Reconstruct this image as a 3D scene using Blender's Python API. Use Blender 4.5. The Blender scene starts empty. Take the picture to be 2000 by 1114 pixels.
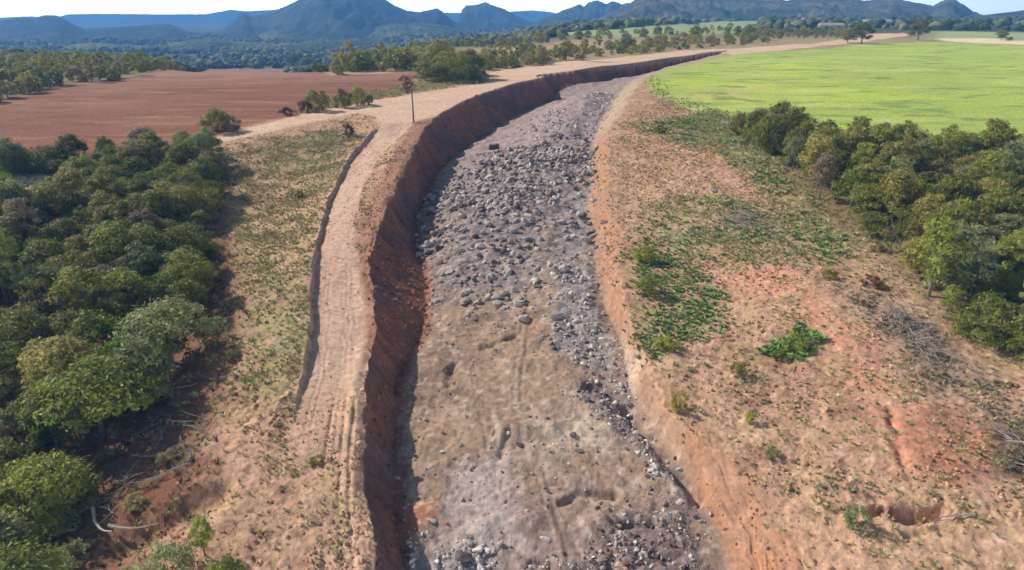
import bpy, math, random
import numpy as np

sc = bpy.context.scene
PI = math.pi
R = math.radians

# ------------------------------------------------------------------ camera, sky, sun, exposure
CAMZ, FPX, PITCH = 30.0, 1376.0, R(21.0)
cam_d = bpy.data.cameras.new('camera')
cam = bpy.data.objects.new('camera', cam_d)
sc.collection.objects.link(cam)
cam.location = (0, 0, CAMZ)
cam.rotation_euler = (PI / 2 - PITCH, 0, 0)
cam_d.sensor_width = 36.0
cam_d.lens = 36.0 * FPX / 2000.0
cam_d.clip_start = 0.5
cam_d.clip_end = 60000
sc.camera = cam

SUN_EL = R(37)
SUN_DIR = np.array([-0.88, 0.42])            # towards the sun, on the ground
SUN_DIR = SUN_DIR / np.linalg.norm(SUN_DIR)
world = bpy.data.worlds.new('World')
sc.world = world
world.use_nodes = True
wn = world.node_tree
bg = wn.nodes['Background']
sky = wn.nodes.new('ShaderNodeTexSky')
sky.sky_type = 'NISHITA'
sky.sun_disc = False
sky.sun_elevation = SUN_EL
sky.sun_rotation = math.atan2(SUN_DIR[0], SUN_DIR[1])
sky.altitude = 300
sky.air_density = 1.0
sky.dust_density = 1.5
# bright milky band of air low over the horizon, strongest on the sun's side
tcw = wn.nodes.new('ShaderNodeTexCoord'); sep = wn.nodes.new('ShaderNodeSeparateXYZ')
wn.links.new(tcw.outputs['Generated'], sep.inputs[0])
ele = wn.nodes.new('ShaderNodeMapRange'); ele.inputs['From Min'].default_value = 0.01; ele.inputs['From Max'].default_value = 0.09
ele.inputs['To Min'].default_value = 1.0; ele.inputs['To Max'].default_value = 0.0; ele.interpolation_type = 'SMOOTHSTEP'
wn.links.new(sep.outputs['Z'], ele.inputs['Value'])
azi = wn.nodes.new('ShaderNodeMapRange'); azi.inputs['From Min'].default_value = -0.6; azi.inputs['From Max'].default_value = 0.65
azi.inputs['To Min'].default_value = 125.0; azi.inputs['To Max'].default_value = 52.0
wn.links.new(sep.outputs['X'], azi.inputs['Value'])
mul = wn.nodes.new('ShaderNodeMath'); mul.operation = 'MULTIPLY'
wn.links.new(ele.outputs[0], mul.inputs[0]); wn.links.new(azi.outputs[0], mul.inputs[1])
tint = wn.nodes.new('ShaderNodeVectorMath'); tint.operation = 'SCALE'; tint.inputs[0].default_value = (1.0, 0.97, 0.90)
wn.links.new(mul.outputs[0], tint.inputs['Scale'])
addw = wn.nodes.new('ShaderNodeVectorMath'); addw.operation = 'ADD'
hs = wn.nodes.new('ShaderNodeHueSaturation'); hs.inputs['Saturation'].default_value = 0.6
wn.links.new(sky.outputs['Color'], hs.inputs['Color']); wn.links.new(hs.outputs['Color'], addw.inputs[0]); wn.links.new(tint.outputs[0], addw.inputs[1])
wn.links.new(addw.outputs[0], bg.inputs['Color'])
bg.inputs['Strength'].default_value = 0.062

sun_d = bpy.data.lights.new('sun', 'SUN')
sun = bpy.data.objects.new('sun', sun_d)
sc.collection.objects.link(sun)
sun_d.energy = 5.0
sun_d.angle = R(0.6)
sun_d.color = (1.0, 0.93, 0.84)
sx, sy, sz = SUN_DIR[0] * math.cos(SUN_EL), SUN_DIR[1] * math.cos(SUN_EL), math.sin(SUN_EL)
from mathutils import Vector
sun.rotation_euler = Vector((sx, sy, sz)).to_track_quat('Z', 'Y').to_euler()

sc.view_settings.view_transform = 'Standard'
sc.view_settings.look = 'None'
sc.view_settings.exposure = 0.13
sc.view_settings.gamma = 1.0
sc.view_settings.use_curve_mapping = False
sc.render.engine = 'CYCLES'
sc.cycles.use_denoising = True
sc.cycles.max_bounces = 5
sc.cycles.transparent_max_bounces = 8
sc.cycles.volume_bounces = 1

# ------------------------------------------------------------------ noise and small maths
def _h(ix, iy, seed):
    ix = ix.astype(np.int64).astype(np.uint32); iy = iy.astype(np.int64).astype(np.uint32)
    h = ix * np.uint32(374761393) + iy * np.uint32(668265263) + np.uint32((seed * 2246822519) & 0xffffffff)
    h = (h ^ (h >> np.uint32(13))) * np.uint32(1274126177)
    h = (h ^ (h >> np.uint32(16))) * np.uint32(2246822519)
    h = h ^ (h >> np.uint32(15))
    return h.astype(np.float64) / 4294967295.0

def vn(x, y, seed=0):
    x = np.asarray(x, float); y = np.asarray(y, float)
    ix = np.floor(x); iy = np.floor(y)
    fx = x - ix; fy = y - iy
    fx = fx * fx * (3 - 2 * fx); fy = fy * fy * (3 - 2 * fy)
    a = _h(ix, iy, seed); b = _h(ix + 1, iy, seed); c = _h(ix, iy + 1, seed); d = _h(ix + 1, iy + 1, seed)
    return ((a + (b - a) * fx) * (1 - fy) + (c + (d - c) * fx) * fy) * 2 - 1

def fbm(x, y, seed=0, octv=4, g=0.5):
    s = 0.0; a = 1.0; n = 0.0
    for i in range(octv):
        s = s + a * vn(x * (2.03 ** i) + 17.3 * i, y * (2.03 ** i) - 9.1 * i, seed + i)
        n += a; a *= g
    return s / n

def sst(a, b, x):
    t = np.clip((x - a) / (b - a), 0, 1)
    return t * t * (3 - 2 * t)

def lin(c):
    c = np.array(c, float) / 255.0
    return np.where(c <= 0.04045, c / 12.92, ((c + 0.055) / 1.055) ** 2.4)

# ------------------------------------------------------------------ the lie of the land (metres; the drone hovers at 0, 0, 30)
PROF = {
    'L': ([2, 20, 30, 50, 92, 150, 220, 400, 600, 900, 1500, 7000], [31, 27.5, 25, 21.5, 17.5, 15.8, 16.3, 23, 38, 62, 66, 70]),
    'C': ([2, 20, 30, 50, 92, 150, 220, 300, 500, 900, 1500, 7000], [31, 27.5, 25, 21.5, 17.5, 15.8, 15.6, 24, 46, 64, 67, 70]),
    'M': ([2, 20, 30, 50, 92, 150, 220, 300, 500, 800, 1500, 3000, 7000], [31, 27.5, 25, 21.5, 17.5, 15.8, 14.0, 14.5, 19, 29, 48, 62, 70]),
    'R': ([2, 20, 30, 50, 92, 150, 220, 350, 600, 1200, 3000, 7000], [31, 27.5, 25, 21.5, 17.5, 15.3, 13.6, 11.3, 10, 12, 18, 24]),
}
LY = np.linspace(math.log(2), math.log(7000), 500)
TT = np.linspace(-1.6, 1.6, 321)
tab = np.zeros((321, 500))
_tn = [-1.6, -0.5, -0.40, -0.2, -0.12, 0.0, 0.10, 1.6]
_pr = [np.interp(np.exp(LY), *PROF[k]) for k in ('L', 'L', 'C', 'C', 'M', 'M', 'R', 'R')]
for j in range(500):
    tab[:, j] = np.interp(TT, _tn, [p[j] for p in _pr])
_k = np.exp(-np.linspace(-2, 2, 25) ** 2); _k /= _k.sum()
_p = np.pad(tab, ((12, 12), (12, 12)), 'edge')
_p = np.apply_along_axis(lambda v: np.convolve(v, _k, 'valid'), 1, _p)
tab = np.apply_along_axis(lambda v: np.convolve(v, _k, 'valid'), 0, _p)

def drop(x, y):
    y = np.maximum(y, 2.001)
    t = np.clip((x / y + 1.6) / 3.2 * 320, 0, 319.999); l = np.clip((np.log(y) - LY[0]) / (LY[-1] - LY[0]) * 499, 0, 498.999)
    i = t.astype(int); j = l.astype(int); ft = t - i; fl = l - j
    return (tab[i, j] * (1 - ft) + tab[i + 1, j] * ft) * (1 - fl) + (tab[i, j + 1] * (1 - ft) + tab[i + 1, j + 1] * ft) * fl

def base(x, y):
    x = np.asarray(x, float); y = np.asarray(y, float)
    z = CAMZ - drop(x, y)
    near = 1 - sst(80, 130, y)
    z = z - near * 2.6 * sst(-15, -30, x)              # the wood on the left stands lower
    z = z + near * 1.0 * sst(12, 26, x)
    z = z + 0.5 * fbm(x / 22, y / 22, 3, 2) * sst(20, 60, y) * (1 + 4 * sst(500, 1200, y))
    return z

_cf = np.array([0, math.cos(PITCH), -math.sin(PITCH)]); _cu = np.array([0, math.sin(PITCH), math.cos(PITCH)])
def cast(px, py, depth=0.0, f=None):
    """points of the photograph -> where their ray meets the ground (sunk by depth)"""
    px = np.atleast_1d(np.asarray(px, float)); py = np.atleast_1d(np.asarray(py, float))
    depth = np.broadcast_to(np.asarray(depth, float), px.shape)
    f = f or base
    u = (px - 1000) / FPX; v = (py - 557) / FPX
    d = _cf[None] + u[:, None] * np.array([1., 0, 0]) - v[:, None] * _cu[None]
    T = np.geomspace(8, 7000, 900)
    P = d[:, None, :] * T[None, :, None]
    below = (CAMZ + P[..., 2]) < f(P[..., 0], P[..., 1]) - depth[:, None]
    k = np.argmax(below, axis=1); k = np.where(below.any(axis=1), np.maximum(k, 1), len(T) - 1)
    lo = T[k - 1]; hi = T[k]
    for _ in range(22):
        m = (lo + hi) / 2
        q = d * m[:, None]
        b = (CAMZ + q[:, 2]) < f(q[:, 0], q[:, 1]) - depth
        hi = np.where(b, m, hi); lo = np.where(b, lo, m)
    q = d * hi[:, None]
    return q[:, 0], q[:, 1], hi * 1.0

def curve(pts, depth=0.0):
    a = np.array(pts, float)
    x, y, _ = cast(a[:, 0], a[:, 1], depth)
    o = np.argsort(y)
    return y[o], x[o]

def smooth_curve(c, n=3):
    y = np.geomspace(max(c[0][0], 5), c[0][-1], 1200)
    x = np.interp(y, *c)
    for _ in range(n):
        x = np.convolve(np.pad(x, 3, 'edge'), np.ones(7) / 7, 'valid')
    return y, x

RIM_L = [(732, 1300), (725, 1114), (715, 1000), (708, 900), (712, 800), (722, 700), (736, 640), (730, 600), (722, 500), (755, 420), (775, 370), (792, 335), (812, 290),
         (832, 250), (858, 226), (900, 201), (950, 181), (1000, 165), (1062, 151), (1110, 141), (1170, 131), (1290, 116), (1420, 99)]
TOE_L = [(805, 1300), (800, 1114), (790, 1000), (784, 900), (784, 800), (792, 700), (800, 600), (800, 500), (815, 430), (838, 380), (850, 345), (905, 300), (960, 268), (1000, 238),
         (1060, 206), (1083, 192), (1076, 160), (1140, 168), (1195, 165), (1240, 152), (1290, 136), (1350, 120), (1420, 104)]
TOE_R = [(1460, 1300), (1425, 1114), (1360, 950), (1295, 860), (1235, 770), (1225, 700), (1195, 640), (1170, 560), (1160, 500), (1150, 400), (1155, 300), (1165, 250), (1195, 200),
         (1222, 165), (1250, 150), (1300, 134), (1420, 104.5)]
RIM_R = [(1650, 1300), (1575, 1114), (1500, 960), (1400, 880), (1300, 800), (1265, 720), (1245, 660), (1218, 560), (1215, 480), (1200, 400), (1192, 300), (1200, 250),
         (1222, 200), (1246, 165), (1268, 148), (1310, 133), (1425, 105)]
DL = ([0, 20, 40, 60, 100, 140, 188, 194, 210, 240, 260, 300], [2.6, 2.6, 2.7, 3.4, 5.2, 5.9, 5.8, 3.2, 5.0, 4.6, 3.6, 1.6])
DR = ([0, 20, 40, 80, 140, 200, 240, 300], [1.7, 1.7, 1.7, 1.9, 2.2, 2.0, 1.0, 0.3])
def toe(pts, D):
    a = np.array(pts, float); d = np.full(len(a), 3.0)
    for _ in range(3):
        x, y, _t = cast(a[:, 0], a[:, 1], d); d = np.interp(y, *D)
    o = np.argsort(y)
    return y[o], x[o]
cRL = smooth_curve(curve(RIM_L), 1); cTL = toe(TOE_L, DL); cTR = smooth_curve(toe(TOE_R, DR)); cRR = smooth_curve(curve(RIM_R))
# the wall above the trench: its foot is half-way to the edge of the shade it throws; one spur juts out, with a recess behind it
_yr, _xr = cRL
_m = (_yr > 185.5) & (_yr < 197)
_xr = np.where(_m, np.interp(_yr, [185.5, 186.5, 193, 197], [np.interp(185.5, _yr, _xr), 6.0, 7.4, np.interp(197, _yr, _xr)]), _xr)
_xr = _xr + 0.9 * np.exp(-((_yr - 180) / 5.0) ** 2)
cRL = (_yr, _xr)
_w = np.maximum(np.interp(_yr, *cTL) - np.interp(_yr, *curve(RIM_L)), 0.6)
for _ in range(3): _w = np.convolve(np.pad(_w, 10, 'edge'), np.ones(21) / 21, 'valid')
cTL = (_yr, _xr + np.clip(np.interp(_yr, [46, 52, 66, 80, 110], [.78, 1.45, 1.5, .85, .8]) * _w, 0.8, 6.5))
YEND = cRL[0][-1]
TRK_L = curve([(560, 900), (570, 820), (590, 730), (604, 640), (606, 560), (618, 470), (640, 390), (680, 310), (718, 265), (745, 243)])
TRK_Y0, TRK_Y1 = TRK_L[0][0], TRK_L[0][-1]

def poly(pts):
    a = np.array(pts, float)
    x, y, _ = cast(a[:, 0], a[:, 1])
    return np.stack([x, y], 1)

def pmask(P, x, y, soft=0.4):
    """1 inside the ground polygon P, 0 outside, over a border of `soft` metres"""
    out = np.zeros(x.shape)
    lo = P.min(0) - soft; hi = P.max(0) + soft
    s = (x > lo[0]) & (x < hi[0]) & (y > lo[1]) & (y < hi[1])
    if not s.any(): return out
    X = x[s]; Y = y[s]
    ins = np.zeros(X.shape, bool); dd = np.full(X.shape, 1e18)
    n = len(P)
    for i in range(n):
        ax, ay = P[i]; bx, by = P[(i + 1) % n]
        c = (ay > Y) != (by > Y)
        ins ^= c & (X < (bx - ax) * (Y - ay) / ((by - ay) or 1e-9) + ax)
        L = (bx - ax) ** 2 + (by - ay) ** 2 + 1e-9
        t = np.clip(((X - ax) * (bx - ax) + (Y - ay) * (by - ay)) / L, 0, 1)
        dd = np.minimum(dd, (X - ax - t * (bx - ax)) ** 2 + (Y - ay - t * (by - ay)) ** 2)
    d = np.sqrt(dd) * np.where(ins, 1, -1)
    out[s] = sst(-soft, soft, d)
    return out

PX = {
 'track': [(565, 850), (590, 730), (604, 640), (606, 560), (618, 470), (640, 390), (680, 310), (718, 265), (745, 243), (790, 235), (805, 240), (748, 290), (708, 350), (688, 420), (692, 500), (716, 600), (712, 700), (702, 820), (690, 900), (600, 880)],
 'strip': [(575, 800), (700, 780), (708, 900), (722, 1114), (732, 1300), (600, 1300), (625, 1114), (640, 940)],
 'road': [(415, 268), (500, 247), (620, 219), (750, 193), (850, 178), (945, 162), (958, 142), (1050, 127), (1200, 114), (1400, 96), (1500, 91), (1590, 86), (1650, 77), (1700, 67), (1765, 65), (1775, 70), (1700, 80), (1640, 87), (1590, 92), (1500, 101), (1430, 108), (1400, 102), (1290, 115), (1170, 130), (1065, 150), (1000, 164), (950, 180), (900, 200), (850, 228), (800, 240), (745, 243), (735, 229), (700, 221), (620, 237), (520, 260), (430, 280)],
 'cream': [(1830, 75), (1920, 75), (2050, 82), (2200, 88), (2200, 93), (1950, 86), (1840, 81)],
 'brownfield': [(-400, 330), (-300, 260), (0, 200), (130, 165), (280, 148), (400, 138), (470, 135.5), (560, 136), (640, 148), (720, 145), (835, 138), (822, 150), (780, 168), (735, 186), (700, 205), (620, 215), (500, 240), (420, 262), (200, 300), (0, 310)],
 'field': [(1255, 152), (1310, 130), (1425, 108), (1500, 102), (1620, 96), (1700, 86), (1800, 83), (2000, 90), (2400, 100), (2600, 380), (2000, 290), (1900, 278), (1700, 262), (1560, 240), (1450, 225), (1380, 225), (1330, 205), (1275, 180)],
 'fargreenA': [(1050, 73), (1200, 58), (1400, 43), (1485, 42), (1490, 62), (1400, 68), (1200, 74)],
 'fargreenB': [(1815, 62), (2100, 66), (2100, 84), (1815, 78)],
 'farpink': [(1655, 38.5), (1700, 33), (1880, 32.5), (1900, 37), (1780, 43), (1660, 42)],
 'gravel': [(865, 315), (930, 282), (1000, 262), (1100, 258), (1150, 262), (1155, 300), (1130, 350), (1100, 380), (1085, 470), (1060, 515), (950, 520), (830, 500), (808, 470), (850, 360)],
 'upper': [(1000, 230), (1075, 180), (1120, 168), (1210, 165), (1190, 200), (1160, 250), (1060, 250)],
 'smooth': [(1100, 360), (1140, 340), (1150, 400), (1140, 455), (1080, 480), (1088, 420)],
 'rstrip': [(1112, 470), (1150, 480), (1165, 560), (1200, 650), (1190, 700), (1100, 640), (1072, 605), (1095, 540)],
 'purple': [(880, 850), (990, 820), (1015, 1000), (960, 1010), (870, 1000)],
 'whiterub': [(795, 1000), (960, 1010), (1010, 1114), (1020, 1180), (790, 1180), (795, 1100)],
 'orangebump': [(790, 915), (850, 915), (868, 955), (805, 985), (785, 965)],
 'darkrub': [(1190, 960), (1300, 920), (1370, 960), (1430, 1114), (1440, 1180), (1150, 1180), (1180, 1080)],
 'rubmid': [(1000, 1040), (1190, 1040), (1200, 1180), (1000, 1180)],
 'pale': [(1040, 775), (1180, 760), (1210, 820), (1080, 835)],
 'rubedge': [(1130, 690), (1225, 715), (1270, 800), (1320, 870), (1390, 960), (1340, 950), (1260, 860), (1190, 780), (1130, 730)],
 'whitebank': [(1170, 620), (1215, 620), (1250, 700), (1245, 760), (1215, 700)],
 'green1': [(1222, 500), (1270, 470), (1330, 520), (1400, 560), (1425, 625), (1350, 660), (1285, 700), (1250, 660), (1232, 560)],
 'green2': [(1500, 690), (1560, 640), (1600, 660), (1540, 700)],
 'green3': [(1260, 400), (1420, 380), (1620, 470), (1500, 520), (1300, 500)],
 'baresoil': [(1340, 522), (1480, 500), (1600, 560), (1700, 660), (1760, 790), (1790, 900), (1740, 900), (1690, 800), (1610, 690), (1520, 610), (1430, 560)],
 'trail': [(1350, 255), (1395, 285), (1470, 360), (1555, 425), (1535, 445), (1450, 385), (1375, 315)],
 'redpatch': [(1735, 800), (1880, 790), (1960, 880), (1900, 950), (1760, 930)],
 'tanedge': [(1380, 880), (1470, 900), (1600, 1114), (1700, 1300), (1560, 1300), (1500, 1050)],
 'grassL': [(450, 290), (640, 250), (700, 262), (620, 390), (600, 560), (590, 700), (540, 800), (470, 760), (480, 560), (450, 420)],
 'grassM': [(600, 222), (740, 196), (830, 178), (930, 160), (820, 162), (760, 175), (620, 205)],
 'woodfloor': [(-600, 330), (0, 290), (400, 285), (450, 330), (440, 420), (470, 520), (460, 660), (440, 800), (330, 950), (280, 1114), (200, 1400), (-600, 1400)],
 'woodfloorR': [(1415, 245), (1600, 265), (2400, 300), (2600, 760), (2000, 700), (1860, 640), (1700, 480), (1560, 400)],
 'paleroad': [(-40, 350), (60, 340), (135, 330), (140, 345), (60, 366), (-40, 372)],
 'verge': [(1255, 250), (1400, 215), (1500, 300), (1600, 420), (1700, 490), (1620, 500), (1450, 330), (1330, 280)],
 'orangeA': [(1160, 230), (1205, 250), (1222, 480), (1245, 620), (1195, 620), (1160, 500)],
 'orangeB': [(1395, 890), (1490, 930), (1590, 1114), (1640, 1300), (1500, 1300), (1440, 1000)],
 'litter': [(1640, 560), (1760, 585), (1870, 680), (1960, 770), (2000, 850), (1900, 800), (1760, 700), (1680, 620)],
 'heap': [(1925, 830), (2020, 815), (2120, 890), (2060, 940), (1940, 925)],
 'greybrush': [(1385, 410), (1440, 390), (1520, 415), (1545, 455), (1470, 470), (1400, 455)],
 'redgully': [(240, 940), (420, 880), (430, 960), (330, 1010), (250, 1010)],
}
PW = {k: poly(v) for k, v in PX.items()}
def at(px, py): 
    x, y, t = cast([px], [py]); return float(x[0]), float(y[0])
PITC = at(1770, 1002); 

DITCH = poly([(1150, 705), (1215, 735), (1262, 800), (1300, 850), (1370, 925)])
SCARPS = [(poly(a), d, w) for a, d, w in (([(945, 625), (985, 612), (1010, 603)], .45, .3), ([(1105, 925), (1140, 908), (1200, 912)], .5, .28), ([(865, 528), (905, 524)], .4, .3), ([(880, 690), (890, 650)], .35, .3), ([(1000, 790), (985, 830)], .3, .3), ([(1225, 975), (1280, 968)], .4, .3), ([(1130, 1065), (1200, 1062)], .5, .35), ([(1040, 1040), (1070, 1048)], .5, .3))]
def pdist(P, x, y):
    dd = np.full(x.shape, 1e9)
    for i in range(len(P) - 1):
        ax, ay = P[i]; bx, by = P[i + 1]
        L = (bx - ax) ** 2 + (by - ay) ** 2 + 1e-9
        t = np.clip(((x - ax) * (bx - ax) + (y - ay) * (by - ay)) / L, 0, 1)
        dd = np.minimum(dd, (x - ax - t * (bx - ax)) ** 2 + (y - ay - t * (by - ay)) ** 2)
    return np.sqrt(dd)

def trench_coords(x, y):
    jag = 0.5 * fbm(y / 3.3, y * 0 + 5, 11, 6, .68) + 0.3 * fbm(y / 11, y * 0 + 5, 13, 2)
    x1 = np.interp(y, *cRL) + jag; x2 = np.interp(y, *cTL) + jag * 0.6
    x3 = np.interp(y, *cTR) + 0.4 * fbm(y / 3, y * 0, 14, 3); x4 = np.interp(y, *cRR) + 0.9 * fbm(y / 4, y * 0 + 3, 15, 5, .65)
    x2 = np.maximum(x2, x1 + 0.5); x3 = np.maximum(x3, x2 + 0.5); x4 = np.maximum(x4, x3 + 0.3)
    return x1, x2, x3, x4

def height(x, y, detail=True):
    x = np.asarray(x, float); y = np.asarray(y, float)
    z = base(x, y)
    s = y < 420
    if s.any():
        X = x[s]; Y = y[s]; Z = z[s]
        wx = X + 0.35 * fbm(X / 2.1, Y / 2.1, 31, 2); wy = Y + 0.35 * fbm(X / 2.1, Y / 2.1, 37, 2)
        # track: cut half a metre into the slope at its left edge
        xl = np.interp(Y, *TRK_L) + 0.18 * fbm(Y / 1.2, Y * 0, 21, 3)
        on = sst(TRK_Y0 + 1, TRK_Y0 + 12, Y) * (1 - sst(TRK_Y1 - 8, TRK_Y1, Y))
        Z = Z - on * 0.62 * sst(0, 0.22, X - xl) * (1 - sst(4.0, 7.0, X - xl))
        # ridge of loose soil along the top of the cut
        x1, x2, x3, x4 = trench_coords(X, Y)
        act = 1 - sst(YEND - 3, YEND + 1, Y)
        Z = Z + 0.28 * np.exp(-((X - x1 + 0.7) / 0.55) ** 2) * (0.6 + 0.8 * vn(Y / 3, Y * 0, 41)) * act * (1 - sst(90, 120, Y))
        # the cut
        dl = np.interp(Y, *DL); dr = np.interp(Y, *DR)
        bz1 = base(x1, Y); bz4 = base(x4, Y)
        f2 = base(x2, Y) - dl; f3 = base(x3, Y) - dr
        a = np.clip((X - x1) / (x2 - x1), 0, 1); b = np.clip((X - x2) / (x3 - x2), 0, 1); c = np.clip((X - x3) / (x4 - x3), 0, 1)
        a2 = 0.55 * a ** 0.6 + 0.45 * a
        prof = bz1 + (f2 - bz1) * a2
        fl = f2 + (f3 - f2) * (b ** 0.8)
        prof = np.where(X > x2, fl, prof)
        cc = c * c * (3 - 2 * c) * 0.5 + c * 0.5
        prof = np.where(X > x3, f3 + (bz4 - f3) * cc, prof)
        ins = (X > x1) & (X < x4) & (Y < YEND)
        floor = sst(0, 1.0, X - x2) * sst(0, 1.0, x3 - X) * (Y < YEND)
        if detail:
            # claw marks down the wall, lumps on the floor
            wall = ((X > x1) & (X < x2)).astype(float) * np.sin(np.clip(a, 0, 1) * PI)
            wy2 = Y + 0.8 * fbm(X / 1.5, Y / 2.5, 59, 3)
            prof = prof + wall * (0.42 * fbm(wy2 * 0.55, X * 0.35, 51, 4, .65) + 0.22 * fbm(wy2 * 2.3, X * 0.8, 52, 3, .6) + 0.10 * fbm(X * 2.5, Y * 2.5, 53, 3))
            bank = np.sin(c * PI) * (X > x3)
            Ub = (X - x3) + 0.5 * fbm(X / 1.2, Y / 2.5, 50, 3); Wb = Y - .3 * X
            prof = prof + bank * (0.34 * np.abs(fbm(Ub * 1.1, Wb * 0.16, 55, 3, .6)) + 0.20 * np.abs(fbm(Ub * 3.0, Wb * 0.45, 54, 2)) + 0.25 * fbm(X * .5, Y * 0.4, 56, 3) - .12)
            rub = np.maximum.reduce([pmask(PW[k], wx, wy, 1.0) for k in ('gravel', 'upper', 'rstrip', 'whiterub', 'darkrub', 'rubmid', 'rubedge')])
            prof = prof + floor * (0.22 * fbm(X / 4.5, Y / 4.5, 61, 3) + 0.15 * fbm(X / 0.9, Y / 0.9, 65, 4, .62))
            prof = prof + 1.1 * pmask(PW['gravel'], X, Y, 9.0) * sst(0, 4, X - x2) * sst(0, 5, x3 - X) * (.75 + .5 * fbm(X / 6, Y / 8, 77, 3))
            prof = prof + floor * rub * (0.35 * np.abs(fbm(X / 1.6, Y / 1.6, 71, 4)) + 0.55 * np.maximum(fbm(X / 5, Y / 5, 75, 3), -.2))
            prof = prof + 1.5 * pmask(PW['upper'], X, Y, 5.0) * sst(0, 2, X - x2) * sst(0, 6, x3 - X)
            sd = 0.3 * fbm(X / 1.5, Y / 1.5, 81, 3)
            prof = prof + floor * 0.45 * sst(-.2, .4, fbm(X / 3.2, Y / 9, 85, 2)) * np.exp(-(((Y + sd) % 7.3) - 3) ** 2 / 0.5) * (1 - rub)
            for q_, dd_, w_ in SCARPS:
                prof = prof - floor * dd_ * np.exp(-(pdist(q_, wx, wy) / w_) ** 2) * (0.7 + 0.5 * vn(X * 1.3, Y * 1.3, 89))
            prof = prof - 0.8 * np.exp(-(pdist(DITCH, wx, wy) / 0.5) ** 2) * (0.6 + 0.6 * vn(X, Y, 88))
            # wheel ruts running along the floor
            mid = (x2 + x3) * 0.5
            for off in (-2.4, -1.9, -0.6, -0.1, 1.7):
                prof = prof - floor * 0.045 * np.exp(-((X - mid - off - 1.6 * fbm(Y / 30, Y * 0 + off // 1, 57, 2)) / 0.14) ** 2) * (1 - rub) * (Y < 75) * sst(-.2, .3, vn(Y / 5, Y * 0 + off, 58))
            prof = prof + 0.3 * pmask(PW['orangebump'], wx, wy, 0.9)
        Z = np.where(ins, prof, Z)
        if detail:
            out = 1 - ins * 1.0
            tr = np.maximum(pmask(PW['track'], X, Y, 0.5), pmask(PW['road'], X, Y, 1.0) * (Y < 300))
            strip = pmask(PW['strip'], X, Y, 0.4)
            rough = out * (1 - 0.9 * tr) * (1 - sst(150, 260, Y))
            gf = pmask(PW['field'], X, Y, 3.0); bf = pmask(PW['brownfield'], X, Y, 3.0)
            rough = rough * (1 - 0.6 * gf) * (1 - 0.6 * bf)
            Z = Z + rough * (0.20 * fbm(X / 1.7, Y / 1.7, 91, 5, .68) + 0.20 * fbm(X / 6, Y / 6, 95, 2))
            lump = np.maximum(vn(X * 2.6, Y * 2.6, 98) - 0.35, 0)
            Z = Z + rough * 0.28 * lump * sst(-.2, .5, fbm(X / 7, Y / 7, 99, 2))
            # ruts along the track
            u = X - xl
            for off in (1.0, 1.35, 2.5, 2.85, 3.3):
                Z = Z - tr * 0.045 * np.exp(-((u - off - 0.3 * fbm(Y / 9, Y * 0, 106, 2)) / 0.10) ** 2) * (0.5 + 0.5 * vn(Y / 3, Y * 0 + off, 101))
            for off, w, dep in ((-1.05, .14, .30), (-1.6, .12, .16), (-2.5, .12, .14), (-0.3, .1, .08)):
                xs = np.interp(Y, *cRL)
                Z = Z - strip * dep * .6 * np.exp(-((X - xs - off - 0.25 - 0.22 * fbm(Y / 5, Y * 0, 104, 2)) / w) ** 2) * (0.7 + 0.5 * vn(Y / 1.5, Y * 0, 103))
            # washed-out holes in the right bank
            d = np.hypot((X - PITC[0]) / 1.75, (Y - PITC[1]) / 0.85) + 0.7 * fbm(X / 1.7, Y / 1.5, 105, 4)
            d = np.minimum(d, np.hypot((X - PITC[0] + 1.5) / .8, (Y - PITC[1] - .25) / .5) + .5 * fbm(X / .6, Y / .6, 109, 3))
            d = np.minimum(d, np.hypot((X - PITC[0] - 1.5) / 1.0, (Y - PITC[1] + .1) / .55) + .5 * fbm(X / .6, Y / .6, 113, 3))
            Z = Z - 1.0 * (1 - sst(0.35, 1.0, d)) + 0.22 * np.exp(-((d - 1.4) / .3) ** 2) * vn(X * 1.6, Y * 1.6, 108)
            rp = poly_gully(X, Y)
            Z = Z - rp
        z[s] = Z
    if detail:
        far = sst(420, 700, y)
        if (far > 0).any():
            z = z + far * (3.0 * fbm(x / 130, y / 130, 111, 3) + 1.2 * np.abs(fbm(x / 22, y / 22, 115, 3)))
    return z

GUL = poly([(1740, 800), (1745, 850), (1765, 900), (1780, 940)]); GUL2 = poly([(320, 1020), (430, 950), (560, 900)]); GUL3 = poly([(240, 1060), (330, 1010), (420, 960)])
def poly_gully(X, Y):
    g = 0.35 * np.exp(-(pdist(GUL, X, Y) / 0.3) ** 2) * (0.6 + 0.5 * vn(X * 2, Y * 2, 107))
    g = g + 0.8 * np.exp(-(pdist(GUL3, X, Y) / 1.0) ** 2)
    for k, P in enumerate(([(955, 620), (1000, 605)], [(1110, 915), (1200, 910)], [(875, 520), (905, 520)])):
        pass
    return g

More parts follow.
